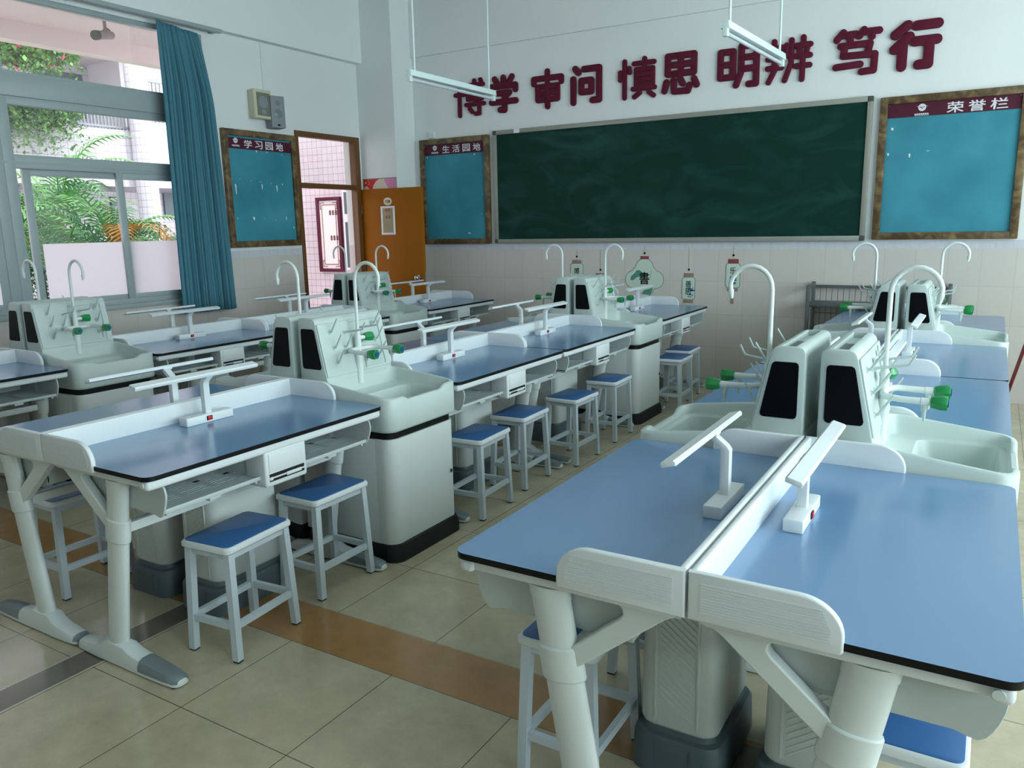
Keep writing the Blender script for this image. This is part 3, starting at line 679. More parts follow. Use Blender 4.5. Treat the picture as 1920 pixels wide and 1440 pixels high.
# ------------------------------------------------------------------ stool
def build_stool():
    root = empty('lab_stool')
    def plate(g, z): return [(p[0], p[1], z) for p in rr(-0.122 + g, 0.122 - g, -0.172 + g, 0.172 - g, 0.022, 4)]
    s = obj('seat', MB().loft([plate(0.006, 0.420), plate(0.0, 0.426), plate(0.0, 0.440), plate(0.004, 0.446), plate(0.006, 0.447)]), 'white', root)
    obj('seat_pad', MB().loft([plate(0.010, 0.446), plate(0.010, 0.4492), plate(0.0115, 0.450)]), 'seatblue', s)
    a = MB()
    for sx in (-1, 1): a.box(sx * 0.103, sx * 0.083, -0.13, 0.13, 0.395, 0.420)
    for sy in (-1, 1): a.box(-0.083, 0.083, sy * 0.150, sy * 0.130, 0.395, 0.420)
    obj('seat_frame', a, 'stoolmetal', root)
    for sx in (-1, 1):
        for sy in (-1, 1):
            l = MB(); c0 = (sx * 0.112, sy * 0.158); c1 = (sx * 0.097, sy * 0.144)
            l.loft([[(c0[0] - 0.014, c0[1] - 0.014, 0.006), (c0[0] + 0.014, c0[1] - 0.014, 0.006), (c0[0] + 0.014, c0[1] + 0.014, 0.006), (c0[0] - 0.014, c0[1] + 0.014, 0.006)], [(c1[0] - 0.014, c1[1] - 0.014, 0.421), (c1[0] + 0.014, c1[1] - 0.014, 0.421), (c1[0] + 0.014, c1[1] + 0.014, 0.421), (c1[0] - 0.014, c1[1] + 0.014, 0.421)]])
            lo = obj('leg', l, 'stoolmetal', root)
            obj('foot_pad', MB().box(c0[0] - 0.0135, c0[0] + 0.0135, c0[1] - 0.0135, c0[1] + 0.0135, 0.0, 0.009, 0.002), 'blackmat', lo)
    for sx in (-1, 1): obj('stretcher', MB().box(sx * 0.1165, sx * 0.0985, -0.143, 0.143, 0.125, 0.150), 'stoolmetal', root)
    for sy in (-1, 1): obj('stretcher', MB().box(-0.10, 0.10, sy * 0.1625, sy * 0.1445, 0.125, 0.150), 'stoolmetal', root)
    return root

# ------------------------------------------------------------------ lay out the rows
ROWS = [(-5.31, 'window row', 'window row'), (-2.92, 'middle row', 'middle row'), (-0.49, 'row below the honour board', 'honour board row')]
TABS = [(2.09, 'rear end table'), (3.88, 'table after first sink'), (5.09, 'table before second sink'), (6.88, 'table by the chalkboard wall')]
SIDES = [(1, 'side away from windows'), (-1, 'window-facing side')]
desk_p = {1: build_desk(1), -1: build_desk(-1)}; lamp_p = {1: build_lamp(1), -1: build_lamp(-1)}; sink_p = {1: build_sink(1), -1: build_sink(-1)}
used = set()
def place(proto, key, loc, label, cat, group, rz=0.0):
    o = proto if key not in used else copy_tree(proto)
    used.add(key); o.location = loc; o.rotation_euler = (0, 0, rz); tag(o, label, cat, group)
    return o
for rx, rname, rshort in ROWS:
    dy = -0.06 if rx < -5 else 0.0
    for ty, tname in TABS:
        ty += dy
        for s, sname in SIDES:
            dk = place(desk_p[s], 'desk%d' % s, (rx, ty, 0), 'blue-topped white desk, %s, %s, %s' % (rshort, tname, sname), 'lab desk', 'back to back lab desks')
            place(lamp_p[s], 'lamp%d' % s, (rx, ty, 0.780), 'white bar lamp on %s, %s, %s' % (rshort, tname, sname), 'desk lamp', 'bar lamps on the lab desks')
            if ty < 2.5:                       # the rear end desks carry pale plugs, the others dark ones
                for a_ in dk.children:
                    for e_ in a_.children:
                        if e_.name.startswith('end_plug'): e_.material_slots[0].link = 'OBJECT'; e_.material_slots[0].material = M['offwhite']
    for sy, nm in ((2.985 + dy, 'first sink from the rear'), (5.985 + dy, 'second sink from the rear')):
        for s, sname in SIDES:
            place(sink_p[s], 'sink%d' % s, (rx, sy, 0), 'sink unit with pegs, %s, %s, %s' % (rshort, nm, sname), 'sink', 'back to back sink stations')
stool_p = build_stool()
STOOLS = [(-2.405, 1.90, R(5), 'blue-topped stool out from the near end desk of the middle row'),
          (-2.475, 2.43, R(0), 'blue-topped stool beside the near sink cabinet of the middle row'),
          (-2.385, 3.545, R(3), 'blue-topped stool just past the near sink cabinet, middle row'),
          (-2.43, 4.085, R(2), 'blue-topped stool second past the near sink, middle row'),
          (-2.365, 4.67, R(-1), 'blue-topped stool third past the near sink, middle row'),
          (-2.385, 5.32, R(2), 'blue-topped stool just before the far sink cabinet, middle row'),
          (-2.285, 6.445, R(2), 'blue-topped stool just past the far sink cabinet, middle row'),
          (-2.37, 6.91, R(2), 'blue-topped stool closest to the tiled chalkboard wall'),
          (-3.47, 1.885, R(0), 'stool with glare on its blue seat, on middle row window side'),
          (-0.935, 1.90, R(0), 'blue-topped stool behind the thick leg of the nearest desk corner'),
          (-0.93, 2.52, R(0), 'stool tucked deep under the honour board row, window-facing side'),
          (-0.075, 1.885, R(0), 'bright blue stool seat under the desk at the lower corner')]
for x, y, a, lb in STOOLS: place(stool_p, 'stool', (x, y, 0), lb, 'stool', 'blue topped lab stools', a)

# ------------------------------------------------------------------ front wall: chalkboard, notice boards, lettering, lanterns
def at_wall(name, left=False):
    return empty(name, (XW, 0, 0), R(90)) if left else empty(name, (0, YF, 0), 0)
cbd = at_wall('chalkboard'); tag(cbd, 'long dark green chalkboard with grey metal frame', 'chalkboard')
x0, x1, z0, z1 = -4.935, -1.014, 1.381, 2.620; fr = 0.045
obj('writing_surface', MB().box(x0 + 0.02, x1 - 0.02, -0.025, 0, z0 + 0.02, z1 - 0.02), 'chalk', cbd, smooth=False)
f = MB().box(x0 + fr, x1 - fr, -0.04, 0, z1 - fr, z1, 0.004).box(x0 + fr, x1 - fr, -0.045, 0, z0, z0 + fr, 0.004).box(x0, x0 + fr, -0.04, 0, z0 + fr, z1 - fr, 0.004).box(x1 - fr, x1, -0.04, 0, z0 + fr, z1 - fr, 0.004)
fo = obj('frame', f, 'alu', cbd)
f = MB()
for a in (x0, x1 - fr):
    for b in (z0, z1 - fr): f.box(a, a + fr, -0.042, 0, b, b + fr, 0.004)
obj('corner_cap', f, 'darkcorner', fo)
obj('tape', MB().box(-4.655, -4.585, -0.0425, -0.039, z1 - fr + 0.001, z1 - 0.001), 'paper', cbd, smooth=False)
def notice_board(name, left, u0, u1, v0, v1, banner, logo, chars, cbox, label, scraps):
    r = at_wall(name, left); tag(r, label, 'notice board', 'teal notice boards with maroon headings')
    fw_ = 0.062
    obj('felt', MB().box(u0 + 0.03, u1 - 0.03, -0.02, 0, v0 + 0.03, v1 - 0.03), 'tealboard', r, smooth=False)
    f = MB().box(u0, u1, -0.045, 0, v1 - fw_, v1, 0.006).box(u0, u1, -0.045, 0, v0, v0 + fw_, 0.006).box(u0, u0 + fw_, -0.046, 0, v0 + 0.004, v1 - 0.004, 0.006).box(u1 - fw_, u1, -0.046, 0, v0 + 0.004, v1 - 0.004, 0.006)
    obj('frame', f, 'marblewood', r)
    b = obj('heading', MB().box(u0 + fw_, u1 - fw_, -0.024, -0.019, banner[0], banner[1]), 'maroon', r, smooth=False)
    n = len(chars)
    for k, ch in enumerate(chars):
        a = cbox[0] + (cbox[1] - cbox[0]) * k / n; w = (cbox[1] - cbox[0]) / n * cbox[4]
        t = text_mb(ch, 0.012, 0.002, box=(a, a + w, cbox[2], cbox[3])); o = obj('lettering', t, 'letterwhite', b, smooth=False); o.location = (0, -0.0242, 0)
    lx, lz, lr = logo
    e = MB().prism(oval(lx, lz, lr, lr, 26), 'y', -0.0262, -0.0242, 0)
    e.prism([(lx - lr * 1.5, lz + lr * 0.25), (lx - lr, lz + lr * 0.42), (lx + lr, lz + lr * 0.42), (lx + lr * 1.5, lz + lr * 0.25), (lx + lr * 0.9, lz + lr * 0.3), (lx - lr * 0.9, lz + lr * 0.3)], 'y', -0.0268, -0.0242, 0)
    e.prism([(lx - lr * 0.85, lz + lr * 0.18), (lx + lr * 0.85, lz + lr * 0.18), (lx + lr * 0.4, lz - lr * 0.05), (lx, lz - lr * 0.35), (lx - lr * 0.4, lz - lr * 0.05)], 'y', -0.0272, -0.0242, 1)
    e.prism([(lx - lr * 0.4, lz + lr * 0.1), (lx + lr * 0.5, lz + lr * 0.08), (lx + lr * 0.05, lz - lr * 0.12)], 'y', -0.0276, -0.0242, 0)
    for k in range(7):
        e.box(lx - lr * 1.8 + k * lr * 0.52, lx - lr * 1.8 + k * lr * 0.52 + lr * 0.38, -0.0255, -0.0242, lz - lr * 1.95, lz - lr * 1.6)
    e.box(lx - lr * 1.8, lx + lr * 1.8, -0.0255, -0.0242, lz - lr * 2.2, lz - lr * 2.1)
    obj('emblem', e, ['letterwhite', 'maroon'], b, smooth=False)
    pn = MB()
    for a in (u0 + fw_ + 0.012, u1 - fw_ - 0.012): pn.tube([(a, -0.024, banner[1] - 0.014), (a, -0.028, banner[1] - 0.014)], 0.004, 8)
    obj('pin', pn, 'chrome', b)
    if scraps:
        s = MB()
        for (u, v, w, h) in scraps: s.prism([(u - w, v + h), (u + w, v + h * 0.7), (u + w * 0.5, v - h), (u - w * 0.4, v - h * 0.8)], 'y', -0.0212, -0.0198)
        obj('paper_scrap', s, 'paper', r, smooth=False)
    return r
random.seed(3)
sc1 = [(5.56, 1.99, 0.008, 0.055), (5.90, 2.02, 0.006, 0.03), (6.10, 2.01, 0.007, 0.035), (5.76, 1.70, 0.014, 0.016), (6.20, 1.70, 0.006, 0.02), (6.30, 1.60, 0.006, 0.014), (5.86, 2.375, 0.008, 0.012), (5.52, 2.09, 0.004, 0.004), (5.62, 2.09, 0.004, 0.004), (5.76, 2.08, 0.006, 0.004), (5.89, 2.07, 0.006, 0.004), (6.02, 2.06, 0.005, 0.004), (6.18, 2.055, 0.006, 0.008), (5.55, 1.70, 0.007, 0.004), (5.9, 1.70, 0.005, 0.004), (6.05, 1.68, 0.005, 0.004), (6.0, 2.372, 0.01, 0.004), (6.2, 2.36, 0.006, 0.004)]
notice_board('study_board', True, 5.435, 6.39, 1.41, 2.57, (2.385, 2.49), (5.60, 2.462, 0.026), '学习园地', (5.705, 6.26, 2.397, 2.477, 0.72), 'teal notice board beside the curtain, maroon heading 学习园地', sc1)
sc2 = [(-5.87, 2.385, 0.003, 0.012), (-5.20, 2.385, 0.014, 0.006), (-5.06, 2.37, 0.004, 0.008), (-5.10, 1.94, 0.005, 0.004), (-5.3, 1.50, 0.02, 0.006), (-5.12, 1.72, 0.006, 0.003)]
notice_board('life_board', False, -5.968, -4.995, 1.376, 2.590, (2.408, 2.525), (-5.752, 2.489, 0.028), '生活园地', (-5.645, -5.07, 2.425, 2.508, 0.72), 'teal notice board beside the door, maroon heading 生活园地', sc2)
sc3 = [(-0.85, 2.33, 0.012, 0.012), (-0.87, 2.12, 0.009, 0.012), (-0.70, 2.10, 0.008, 0.018), (-0.56, 2.13, 0.012, 0.003)]
notice_board('honour_board', False, -0.955, 0.150, 1.388, 2.595, (2.419, 2.535), (-0.630, 2.490, 0.030), '荣誉栏', (-0.445, 0.025, 2.427, 2.515, 0.80), 'wide teal notice board past the chalkboard, maroon heading 荣誉栏', sc3)
CHARS = {
 '博': (.105, [[(.02,.62),(.30,.62)],[(.155,.93),(.155,.05)],[(.40,.85),(.96,.85)],[(.44,.70),(.92,.70),(.92,.47),(.44,.47),(.44,.70)],[(.44,.585),(.92,.585)],[(.67,.96),(.67,.44)],[(.88,.97),(.90,.93)],[(.38,.33),(.98,.33)],[(.82,.42),(.82,.07),(.70,.07)],[(.50,.22),(.58,.13)]]),
 '学': (.155, [[(.20,.92),(.27,.82)],[(.5,.94),(.5,.83)],[(.80,.94),(.70,.82)],[(.09,.60),(.09,.72),(.91,.72),(.91,.60)],[(.30,.54),(.70,.54),(.53,.42)],[(.53,.42),(.53,.09),(.38,.10)],[(.08,.31),(.92,.31)]]),
 '审': (.135, [[(.5,.95),(.5,.84)],[(.08,.66),(.08,.78),(.92,.78),(.92,.66)],[(.2,.57),(.8,.57),(.8,.24),(.2,.24),(.2,.57)],[(.2,.405),(.8,.405)],[(.5,.64),(.5,.06)]]),
 '问': (.155, [[(.17,.91),(.27,.81)],[(.11,.66),(.11,.08)],[(.44,.88),(.90,.88),(.90,.10),(.70,.10)],[(.36,.60),(.66,.60),(.66,.32),(.36,.32),(.36,.60)]]),
 '慎': (.105, [[(.17,.93),(.17,.06)],[(.05,.68),(.05,.50)],[(.29,.76),(.30,.66)],[(.42,.85),(.95,.85)],[(.70,.95),(.70,.74)],[(.48,.71),(.92,.71),(.92,.33),(.48,.33),(.48,.71)],[(.48,.585),(.92,.585)],[(.48,.46),(.92,.46)],[(.40,.25),(.97,.25)],[(.58,.15),(.44,.06)],[(.82,.15),(.95,.06)]]),
 '思': (.145, [[(.15,.91),(.85,.91),(.85,.50),(.15,.50),(.15,.91)],[(.5,.91),(.5,.5)],[(.15,.705),(.85,.705)],[(.12,.32),(.07,.12)],[(.31,.34),(.33,.09),(.70,.08),(.74,.20)],[(.5,.36),(.56,.26)],[(.86,.34),(.93,.20)]]),
 '明': (.135, [[(.07,.84),(.37,.84),(.37,.27),(.07,.27),(.07,.84)],[(.07,.555),(.37,.555)],[(.57,.93),(.57,.36),(.46,.08)],[(.57,.93),(.93,.93),(.93,.08),(.76,.08)],[(.57,.68),(.93,.68)],[(.57,.43),(.93,.43)]]),
 '辨': (.105, [[(.18,.93),(.18,.84)],[(.05,.79),(.35,.79)],[(.11,.72),(.13,.62)],[(.28,.72),(.25,.62)],[(.05,.56),(.36,.56)],[(.05,.36),(.35,.36)],[(.20,.56),(.20,.30),(.08,.06)],[(.445,.82),(.445,.60)],[(.55,.92),(.55,.42),(.43,.07)],[(.80,.95),(.80,.86)],[(.66,.79),(.95,.79)],[(.71,.73),(.73,.64)],[(.89,.73),(.87,.64)],[(.65,.56),(.95,.56)],[(.66,.35),(.95,.35)],[(.80,.56),(.80,.06)]]),
 '笃': (.130, [[(.20,.93),(.07,.79)],[(.16,.87),(.46,.87)],[(.32,.85),(.35,.76)],[(.62,.94),(.53,.82)],[(.60,.89),(.93,.89)],[(.76,.87),(.79,.78)],[(.16,.65),(.76,.65),(.72,.47)],[(.24,.58),(.22,.44),(.87,.42),(.86,.09),(.62,.08)],[(.08,.22),(.58,.24)]]),
 '行': (.180, [[(.32,.91),(.09,.74)],[(.37,.68),(.09,.45)],[(.25,.50),(.25,.09)],[(.50,.88),(.90,.88)],[(.48,.57),(.90,.57)],[(.76,.57),(.76,.10),(.58,.10)]]) }
def bubble_char(ch, x0, x1, z0, z1):
    w, strokes = CHARS[ch]; r = w * 0.5 * (x1 - x0) * 1.13; m = MB(); k = 0
    for st in strokes:
        for p, q in zip(st, st[1:]):
            p = (x0 + p[0] * (x1 - x0), z0 + p[1] * (z1 - z0)); q = (x0 + q[0] * (x1 - x0), z0 + q[1] * (z1 - z0))
            a = math.atan2(q[1] - p[1], q[0] - p[0])
            pl = [(q[0] + r * math.cos(a + t), q[1] + r * math.sin(a + t)) for t in [R(-90 + 20 * n) for n in range(10)]] + [(p[0] + r * math.cos(a + t), p[1] + r * math.sin(a + t)) for t in [R(90 + 20 * n) for n in range(10)]]
            k += 1; m.prism(pl, 'y', -0.026 - 0.0002 * k, 0.0, 0, 0.005, 2)
    return m
CH = [('博', -5.446, -5.046), ('学', -4.981, -4.607), ('审', -4.439, -4.043), ('问', -3.974, -3.599), ('慎', -3.421, -3.021), ('思', -2.955, -2.577), ('明', -2.402, -2.011), ('辨', -1.955, -1.545), ('笃', -1.373, -0.978), ('行', -0.914, -0.520)]
for k, (ch, a, b) in enumerate(CH):
    o = obj('wall_character', bubble_char(ch, a, b, 2.80, 3.20), 'letter'); o.location = (0, YF, 0)
    o['label'] = 'chunky maroon letter-sign character %s on the wall above the chalkboard' % ch; o['category'] = 'lettering'; o['group'] = 'maroon motto characters'
# switch box above the life board
o = obj('junction_box', MB().box(-5.845, -5.755, -0.02, 0, 2.605, 2.672, 0.004), 'wallplain'); o.location = (0, YF, 0); tag(o, 'small white junction box on the wall above 生活园地 board', 'junction box')
# lanterns
def lantern(name, cx, zs, ztop, zc0, zc1, hw, zb0, label, chars, hill, tassel, capm):
    r = at_wall(name); tag(r, label, 'wall decoration', 'painted paper lanterns on the tiles')
    st = MB().box(cx - 0.003, cx + 0.003, -0.003, 0, zc1 + 0.012, zs); st.prism(oval(cx, zc1 + 0.036, 0.011, 0.011, 12), 'y', -0.004, 0, 1)
    obj('cord', st, ['string', 'ink'], r, smooth=False)
    obj('cap', MB().box(cx - hw * 0.72, cx + hw * 0.72, -0.005, 0, zc0, zc1, 0.002), capm, r)
    obj('foot_cap', MB().box(cx - hw * 0.72, cx + hw * 0.72, -0.005, 0, zb0 - 0.032, zb0 + 0.004, 0.002), 'lanternbrown', r)
    obj('outline', MB().prism(rr(cx - hw, cx + hw, zb0, zc0 + 0.004, 0.03, 5), 'y', -0.004, 0), 'lanternline', r, smooth=False)
    obj('paper_body', MB().prism(rr(cx - hw + 0.006, cx + hw - 0.006, zb0 + 0.006, zc0 - 0.002, 0.026, 5), 'y', -0.0052, 0), 'lantern', r, smooth=False)
    h = zc0 - zb0
    pm = MB(); random.seed(hash(label) % 1000 if False else len(label))
    cz = zb0 + h * 0.36
    for k in range(16):
        a = random.uniform(0, 2 * PI); q = random.uniform(0.02, 0.055); bx = cx + (0.02 if hill else 0.0) + q * math.cos(a) * 0.9; bz = cz + q * math.sin(a)
        pm.prism(oval(bx, bz, 0.016, 0.006, 8), 'y', -0.0058, 0)
    obj('painted_plant', pm, 'inkblue' if hill else 'inkgreen', r, smooth=False)
    for k, c in enumerate(chars):
        zt = zc0 - h * (0.15 + 0.34 * k)
        t = text_mb(c, 0.006, 0.001, box=(cx - 0.031, cx + 0.031, zt - 0.066, zt)); o = obj('lettering', t, 'ink', r, smooth=False); o.location = (0, -0.0062, 0)
    if tassel:
        tm = MB().prism(oval(cx, zb0 - 0.065, 0.008, 0.008, 10), 'y', -0.003, 0, 0).box(cx - 0.014, cx + 0.014, -0.004, 0, zb0 - 0.155, zb0 - 0.085)
        obj('tassel', tm, 'lanternbrown', r, smooth=False)
lantern('paper_lantern', -3.905, 1.30, 1.237, 1.155, 1.195, 0.078, 0.86, 'pale green lantern plaque 博学 behind the sink tower', '博学', False, False, 'lanternbrown')
lantern('paper_lantern', -3.62, 1.30, 1.1, 1.015, 1.055, 0.078, 0.72, 'lantern plaque nearly hidden, only its brown cap above the tower', '', True, False, 'lanternbrown')
lantern('paper_lantern', -2.64, 1.325, 1.12, 1.026, 1.068, 0.070, 0.80, 'pale green lantern plaque 善思 with blue flower', '善思', True, False, 'lanternbrown')
lantern('paper_lantern', -2.191, 1.34, 1.25, 1.168, 1.212, 0.072, 0.928, 'pale green lantern plaque 乐学 with a tassel', '乐学', False, True, 'lanternred')
r = at_wall('blossom_plaque'); tag(r, 'large flower-shaped pale green plaque with 書 and a green hill', 'wall decoration')
def quatre(cx, cz, s, g=0.0):
    pts = []
    for k in range(120):
        a = 2 * PI * k / 120; best = 0
        for (dx, dz, q) in ((0, 0.115, 0.105), (0.125, -0.01, 0.098), (-0.125, -0.01, 0.098), (0, -0.085, 0.115), (0, 0, 0.165)):
            dx, dz, q = dx * s, dz * s, q * s - g
            b = dx * math.cos(a) + dz * math.sin(a); disc = b * b - (dx * dx + dz * dz - q * q)
            if disc >= 0: best = max(best, b + math.sqrt(disc))
        pts.append((cx + best * math.cos(a), cz + best * math.sin(a)))
    return pts
qx, qz = -3.118, 1.005
obj('cord', MB().box(qx - 0.003, qx + 0.003, -0.003, 0, 1.25, 1.345).prism(oval(qx, 1.268, 0.011, 0.011, 12), 'y', -0.004, 0, 1), ['string', 'ink'], r, smooth=False)
obj('cap', MB().box(qx - 0.046, qx + 0.046, -0.006, 0, 1.205, 1.238, 0.002), 'lanternred', r)
obj('outline', MB().prism(quatre(qx, qz, 0.96), 'y', -0.004, 0), 'lanternline', r, smooth=False)
obj('paper_body', MB().prism(quatre(qx, qz, 0.96, 0.006), 'y', -0.0054, 0), 'lantern', r, smooth=False)
hl = MB().prism([(qx - 0.155, qz - 0.015), (qx - 0.15, qz + 0.02), (qx - 0.11, qz + 0.055), (qx - 0.085, qz + 0.085), (qx - 0.05, qz + 0.088), (qx - 0.02, qz + 0.06), (qx + 0.02, qz + 0.055), (qx + 0.02, qz + 0.03), (qx - 0.03, qz + 0.015), (qx - 0.08, qz + 0.015), (qx - 0.11, qz - 0.01), (qx - 0.13, qz - 0.02)], 'y', -0.0060, 0)
hl.prism([(qx - 0.03, qz - 0.16), (qx, qz - 0.12), (qx + 0.06, qz - 0.105), (qx + 0.10, qz - 0.09), (qx + 0.09, qz - 0.12), (qx + 0.07, qz - 0.17)], 'y', -0.0060, 0)
for k in range(6): hl.box(qx + 0.055 + k * 0.004, qx + 0.058 + k * 0.004, -0.006, 0, qz - 0.02 + k * 0.018, qz + 0.0 + k * 0.018)
obj('painted_hill', hl, 'inkgreen', r, smooth=False)
t = text_mb('書', 0.014, 0.001, box=(qx - 0.055, qx + 0.055, qz - 0.06, qz + 0.07)); o = obj('lettering', t, 'ink', r, smooth=False); o.location = (0, -0.0062, 0)

# poster on the corner column
r = empty('flag_poster', (0, YF - 0.37, 0)); tag(r, 'red flag poster on the column above the open door leaf', 'poster')
u0, u1, v0, v1 = -6.575, -6.066, 1.42, 2.158
obj('print', MB().box(u0, u1, -0.006, 0, v0, v1), 'posterbase', r, smooth=False)
obj('border', MB().box(u0, u1, -0.008, 0, v1 - 0.006, v1).box(u1 - 0.006, u1, -0.008, 0, v0, v1).box(u0, u0 + 0.006, -0.008, 0, v0, v1).box(u0, u1, -0.008, 0, v0, v0 + 0.006), 'darkgrey', r, smooth=False)
obj('pink_wash', MB().prism([(u0 + 0.32, v1 - 0.01), (u1 - 0.012, v1 - 0.01), (u1 - 0.012, v1 - 0.13), (u0 + 0.40, v1 - 0.14), (u0 + 0.35, v1 - 0.07)], 'y', -0.0068, 0), 'pinkprint', r, smooth=False)
obj('flag', MB().prism([(u0 + 0.006, v1 - 0.007), (u0 + 0.25, v1 - 0.007), (u0 + 0.20, v1 - 0.03), (u0 + 0.16, v1 - 0.075), (u0 + 0.135, v1 - 0.125), (u0 + 0.10, v1 - 0.13), (u0 + 0.075, v1 - 0.10), (u0 + 0.055, v1 - 0.085), (u0 + 0.03, v1 - 0.085), (u0 + 0.006, v1 - 0.11)], 'y', -0.0072, 0), 'flagred', r, smooth=False)
def star(m, cx, cz, q):
    m.prism([(cx + (q if k % 2 == 0 else q * 0.42) * math.sin(k * PI / 5), cz + (q if k % 2 == 0 else q * 0.42) * math.cos(k * PI / 5)) for k in range(10)], 'y', -0.0078, 0)
m = MB(); star(m, u0 + 0.038, v1 - 0.045, 0.018)
for a, b in ((0.078, 0.022), (0.095, 0.042), (0.093, 0.062), (0.076, 0.066)): star(m, u0 + a, v1 - b, 0.007)
obj('stars', m, 'yellow', r, smooth=False)

# ------------------------------------------------------------------ left wall things
# speakers
r = empty('wall_speaker', (XW, 5.92, 2.69), R(90)); tag(r, 'cream square speaker on the wall above 学习园地 board', 'speaker')
obj('cabinet', MB().loft([[(-0.10, -0.005, 0.01), (0.10, -0.005, 0.01), (0.10, -0.005, 0.28), (-0.10, -0.005, 0.28)], [(-0.115, -0.10, 0.0), (0.115, -0.10, 0.0), (0.115, -0.10, 0.285), (-0.115, -0.10, 0.285)], [(-0.108, -0.112, 0.008), (0.108, -0.112, 0.008), (0.108, -0.112, 0.277), (-0.108, -0.112, 0.277)]]), 'cream', r)
obj('grille', MB().box(-0.085, 0.085, -0.114, -0.108, 0.03, 0.255, 0.002), 'mesh', r)
obj('cone', MB().tube([(0.0, -0.112, 0.165), (0.0, -0.1155, 0.165)], [0.062, 0.058], 20).tube([(0, -0.112, 0.07), (0, -0.1155, 0.07)], [0.03, 0.027], 16), 'speakergrey', r)
obj('badge', MB().box(-0.045, -0.02, -0.1165, -0.112, 0.15, 0.156), 'chrome', r)
r = empty('wall_speaker', (XW, 6.115, 2.615), R(90 - 14)); tag(r, 'tall grey speaker box hung beside the cream speaker', 'speaker')
obj('cabinet', MB().box(-0.078, 0.078, -0.15, -0.012, 0.0, 0.315, 0.005), 'speakergrey', r)
obj('cone', MB().tube([(0.0, -0.15, 0.14), (0.0, -0.153, 0.14)], [0.045, 0.040], 20).tube([(0, -0.15, 0.245), (0, -0.153, 0.245)], [0.026, 0.022], 18), 'grey', r)
obj('badge', MB().box(-0.014, 0.014, -0.153, -0.149, 0.02, 0.036), 'ink', r)
obj('bracket', MB().box(-0.03, 0.03, -0.02, 0.02, 0.10, 0.2), 'steel', r)
o = obj('cable_conduit', MB().box(XW, XW + 0.014, 6.025, 6.037, 2.93, 3.46), 'wallplain'); tag(o, 'thin vertical cable conduit above the wall speakers', 'conduit')
# curtain
def curtain():
    N, K = 280, 26; m = MB(); t = bmesh.new(); vs = []
    for j in range(K + 1):
        v = j / K                           # 0 top, 1 bottom
        z = 3.405 - v * (3.405 - 0.82)
        ya = 4.735 - 0.02 * v; yb = 5.19 + 0.085 * min(1, (v * 4)) ** 0.8 + 0.07 * v
        row = []
        for i in range(N + 1):
            u = i / N
            amp = 0.013 + 0.032 * min(1, v * 5)
            ph = u * 2 * PI * 11 + 0.9 * math.sin(u * 9 + v * 0.8) + 0.5 * math.sin(u * 23) + 0.10 * math.sin(v * 4 + u * 4)
            x = XW + 0.105 + 1.75 * amp * (0.72 + 0.4 * math.sin(u * 16 + 1.0)) * abs(math.sin(ph * 1.05)) ** 0.7 + 0.012 * math.sin(u * 6 + v * 3)
            if u < 0.16: x = x * (u / 0.16) + (XW + 0.15) * (1 - u / 0.16)
            y = ya + (yb - ya) * u + 0.008 * math.cos(ph)
            row.append(t.verts.new((x, y, z - (0.03 * u if j == 0 else 0))))
        vs.append(row)
    for j in range(K):
        for i in range(N): t.faces.new((vs[j][i], vs[j][i + 1], vs[j + 1][i + 1], vs[j + 1][i]))
    m._add(t, 0)
    o = obj('window_curtain', m, 'curtain', recalc=False, ang=80)
    s = o.modifiers.new('solid', 'SOLIDIFY'); s.thickness = 0.004
    tag(o, 'teal pleated curtain gathered beside the window', 'curtain')
    return o
curtain()
o = obj('curtain_rail', MB().box(XW + 0.10, XW + 0.15, -1.5, 5.45, 3.418, 3.452, 0.004).box(XW, XW + 0.13, 5.40, 5.43, 3.425, 3.445).box(XW, XW + 0.13, 4.0, 4.03, 3.425, 3.445).box(XW, XW + 0.13, 1.0, 1.03, 3.425, 3.445), 'frame'); tag(o, 'pale curtain rail along the top of the windows', 'curtain rail')

# ------------------------------------------------------------------ hanging lamps over the chalkboard end
def hang_lamp(x, y0, y1, z, rz, label):
    r = empty('hanging_batten_lamp', (x, (y0 + y1) / 2, z), rz); tag(r, label, 'ceiling lamp', 'hanging fluorescent battens')
    h = (y1 - y0) / 2
    obj('batten', MB().prism([(-0.028, 0.0), (0.028, 0.0), (0.022, 0.045), (-0.022, 0.045)], 'y', -h, h, 0, 0.002), 'lampwhite', r)
    tb = obj('tube', MB().tube([(0, -h + 0.03, -0.026), (0, h - 0.03, -0.026)], 0.0135, 14), 'tube', r)
    for s in (-1, 1):
        obj('tube_holder', MB().box(-0.016, 0.016, s * h - s * 0.035, s * h, -0.046, 0.002, 0.003), 'lampwhite', r)
        obj('rod', MB().tube([(0, s * (h - 0.085), 0.04), (0, s * (h - 0.085), ZC - z)], 0.0085, 10), 'lampwhite', r)
    return r
hang_lamp(-4.09, 5.24, 6.51, 2.755, R(0), 'hanging white tube lamp between middle and window rows')
hang_lamp(-1.525, 5.20, 6.47, 2.755, R(-3), 'hanging white tube lamp in front of characters 明辨')

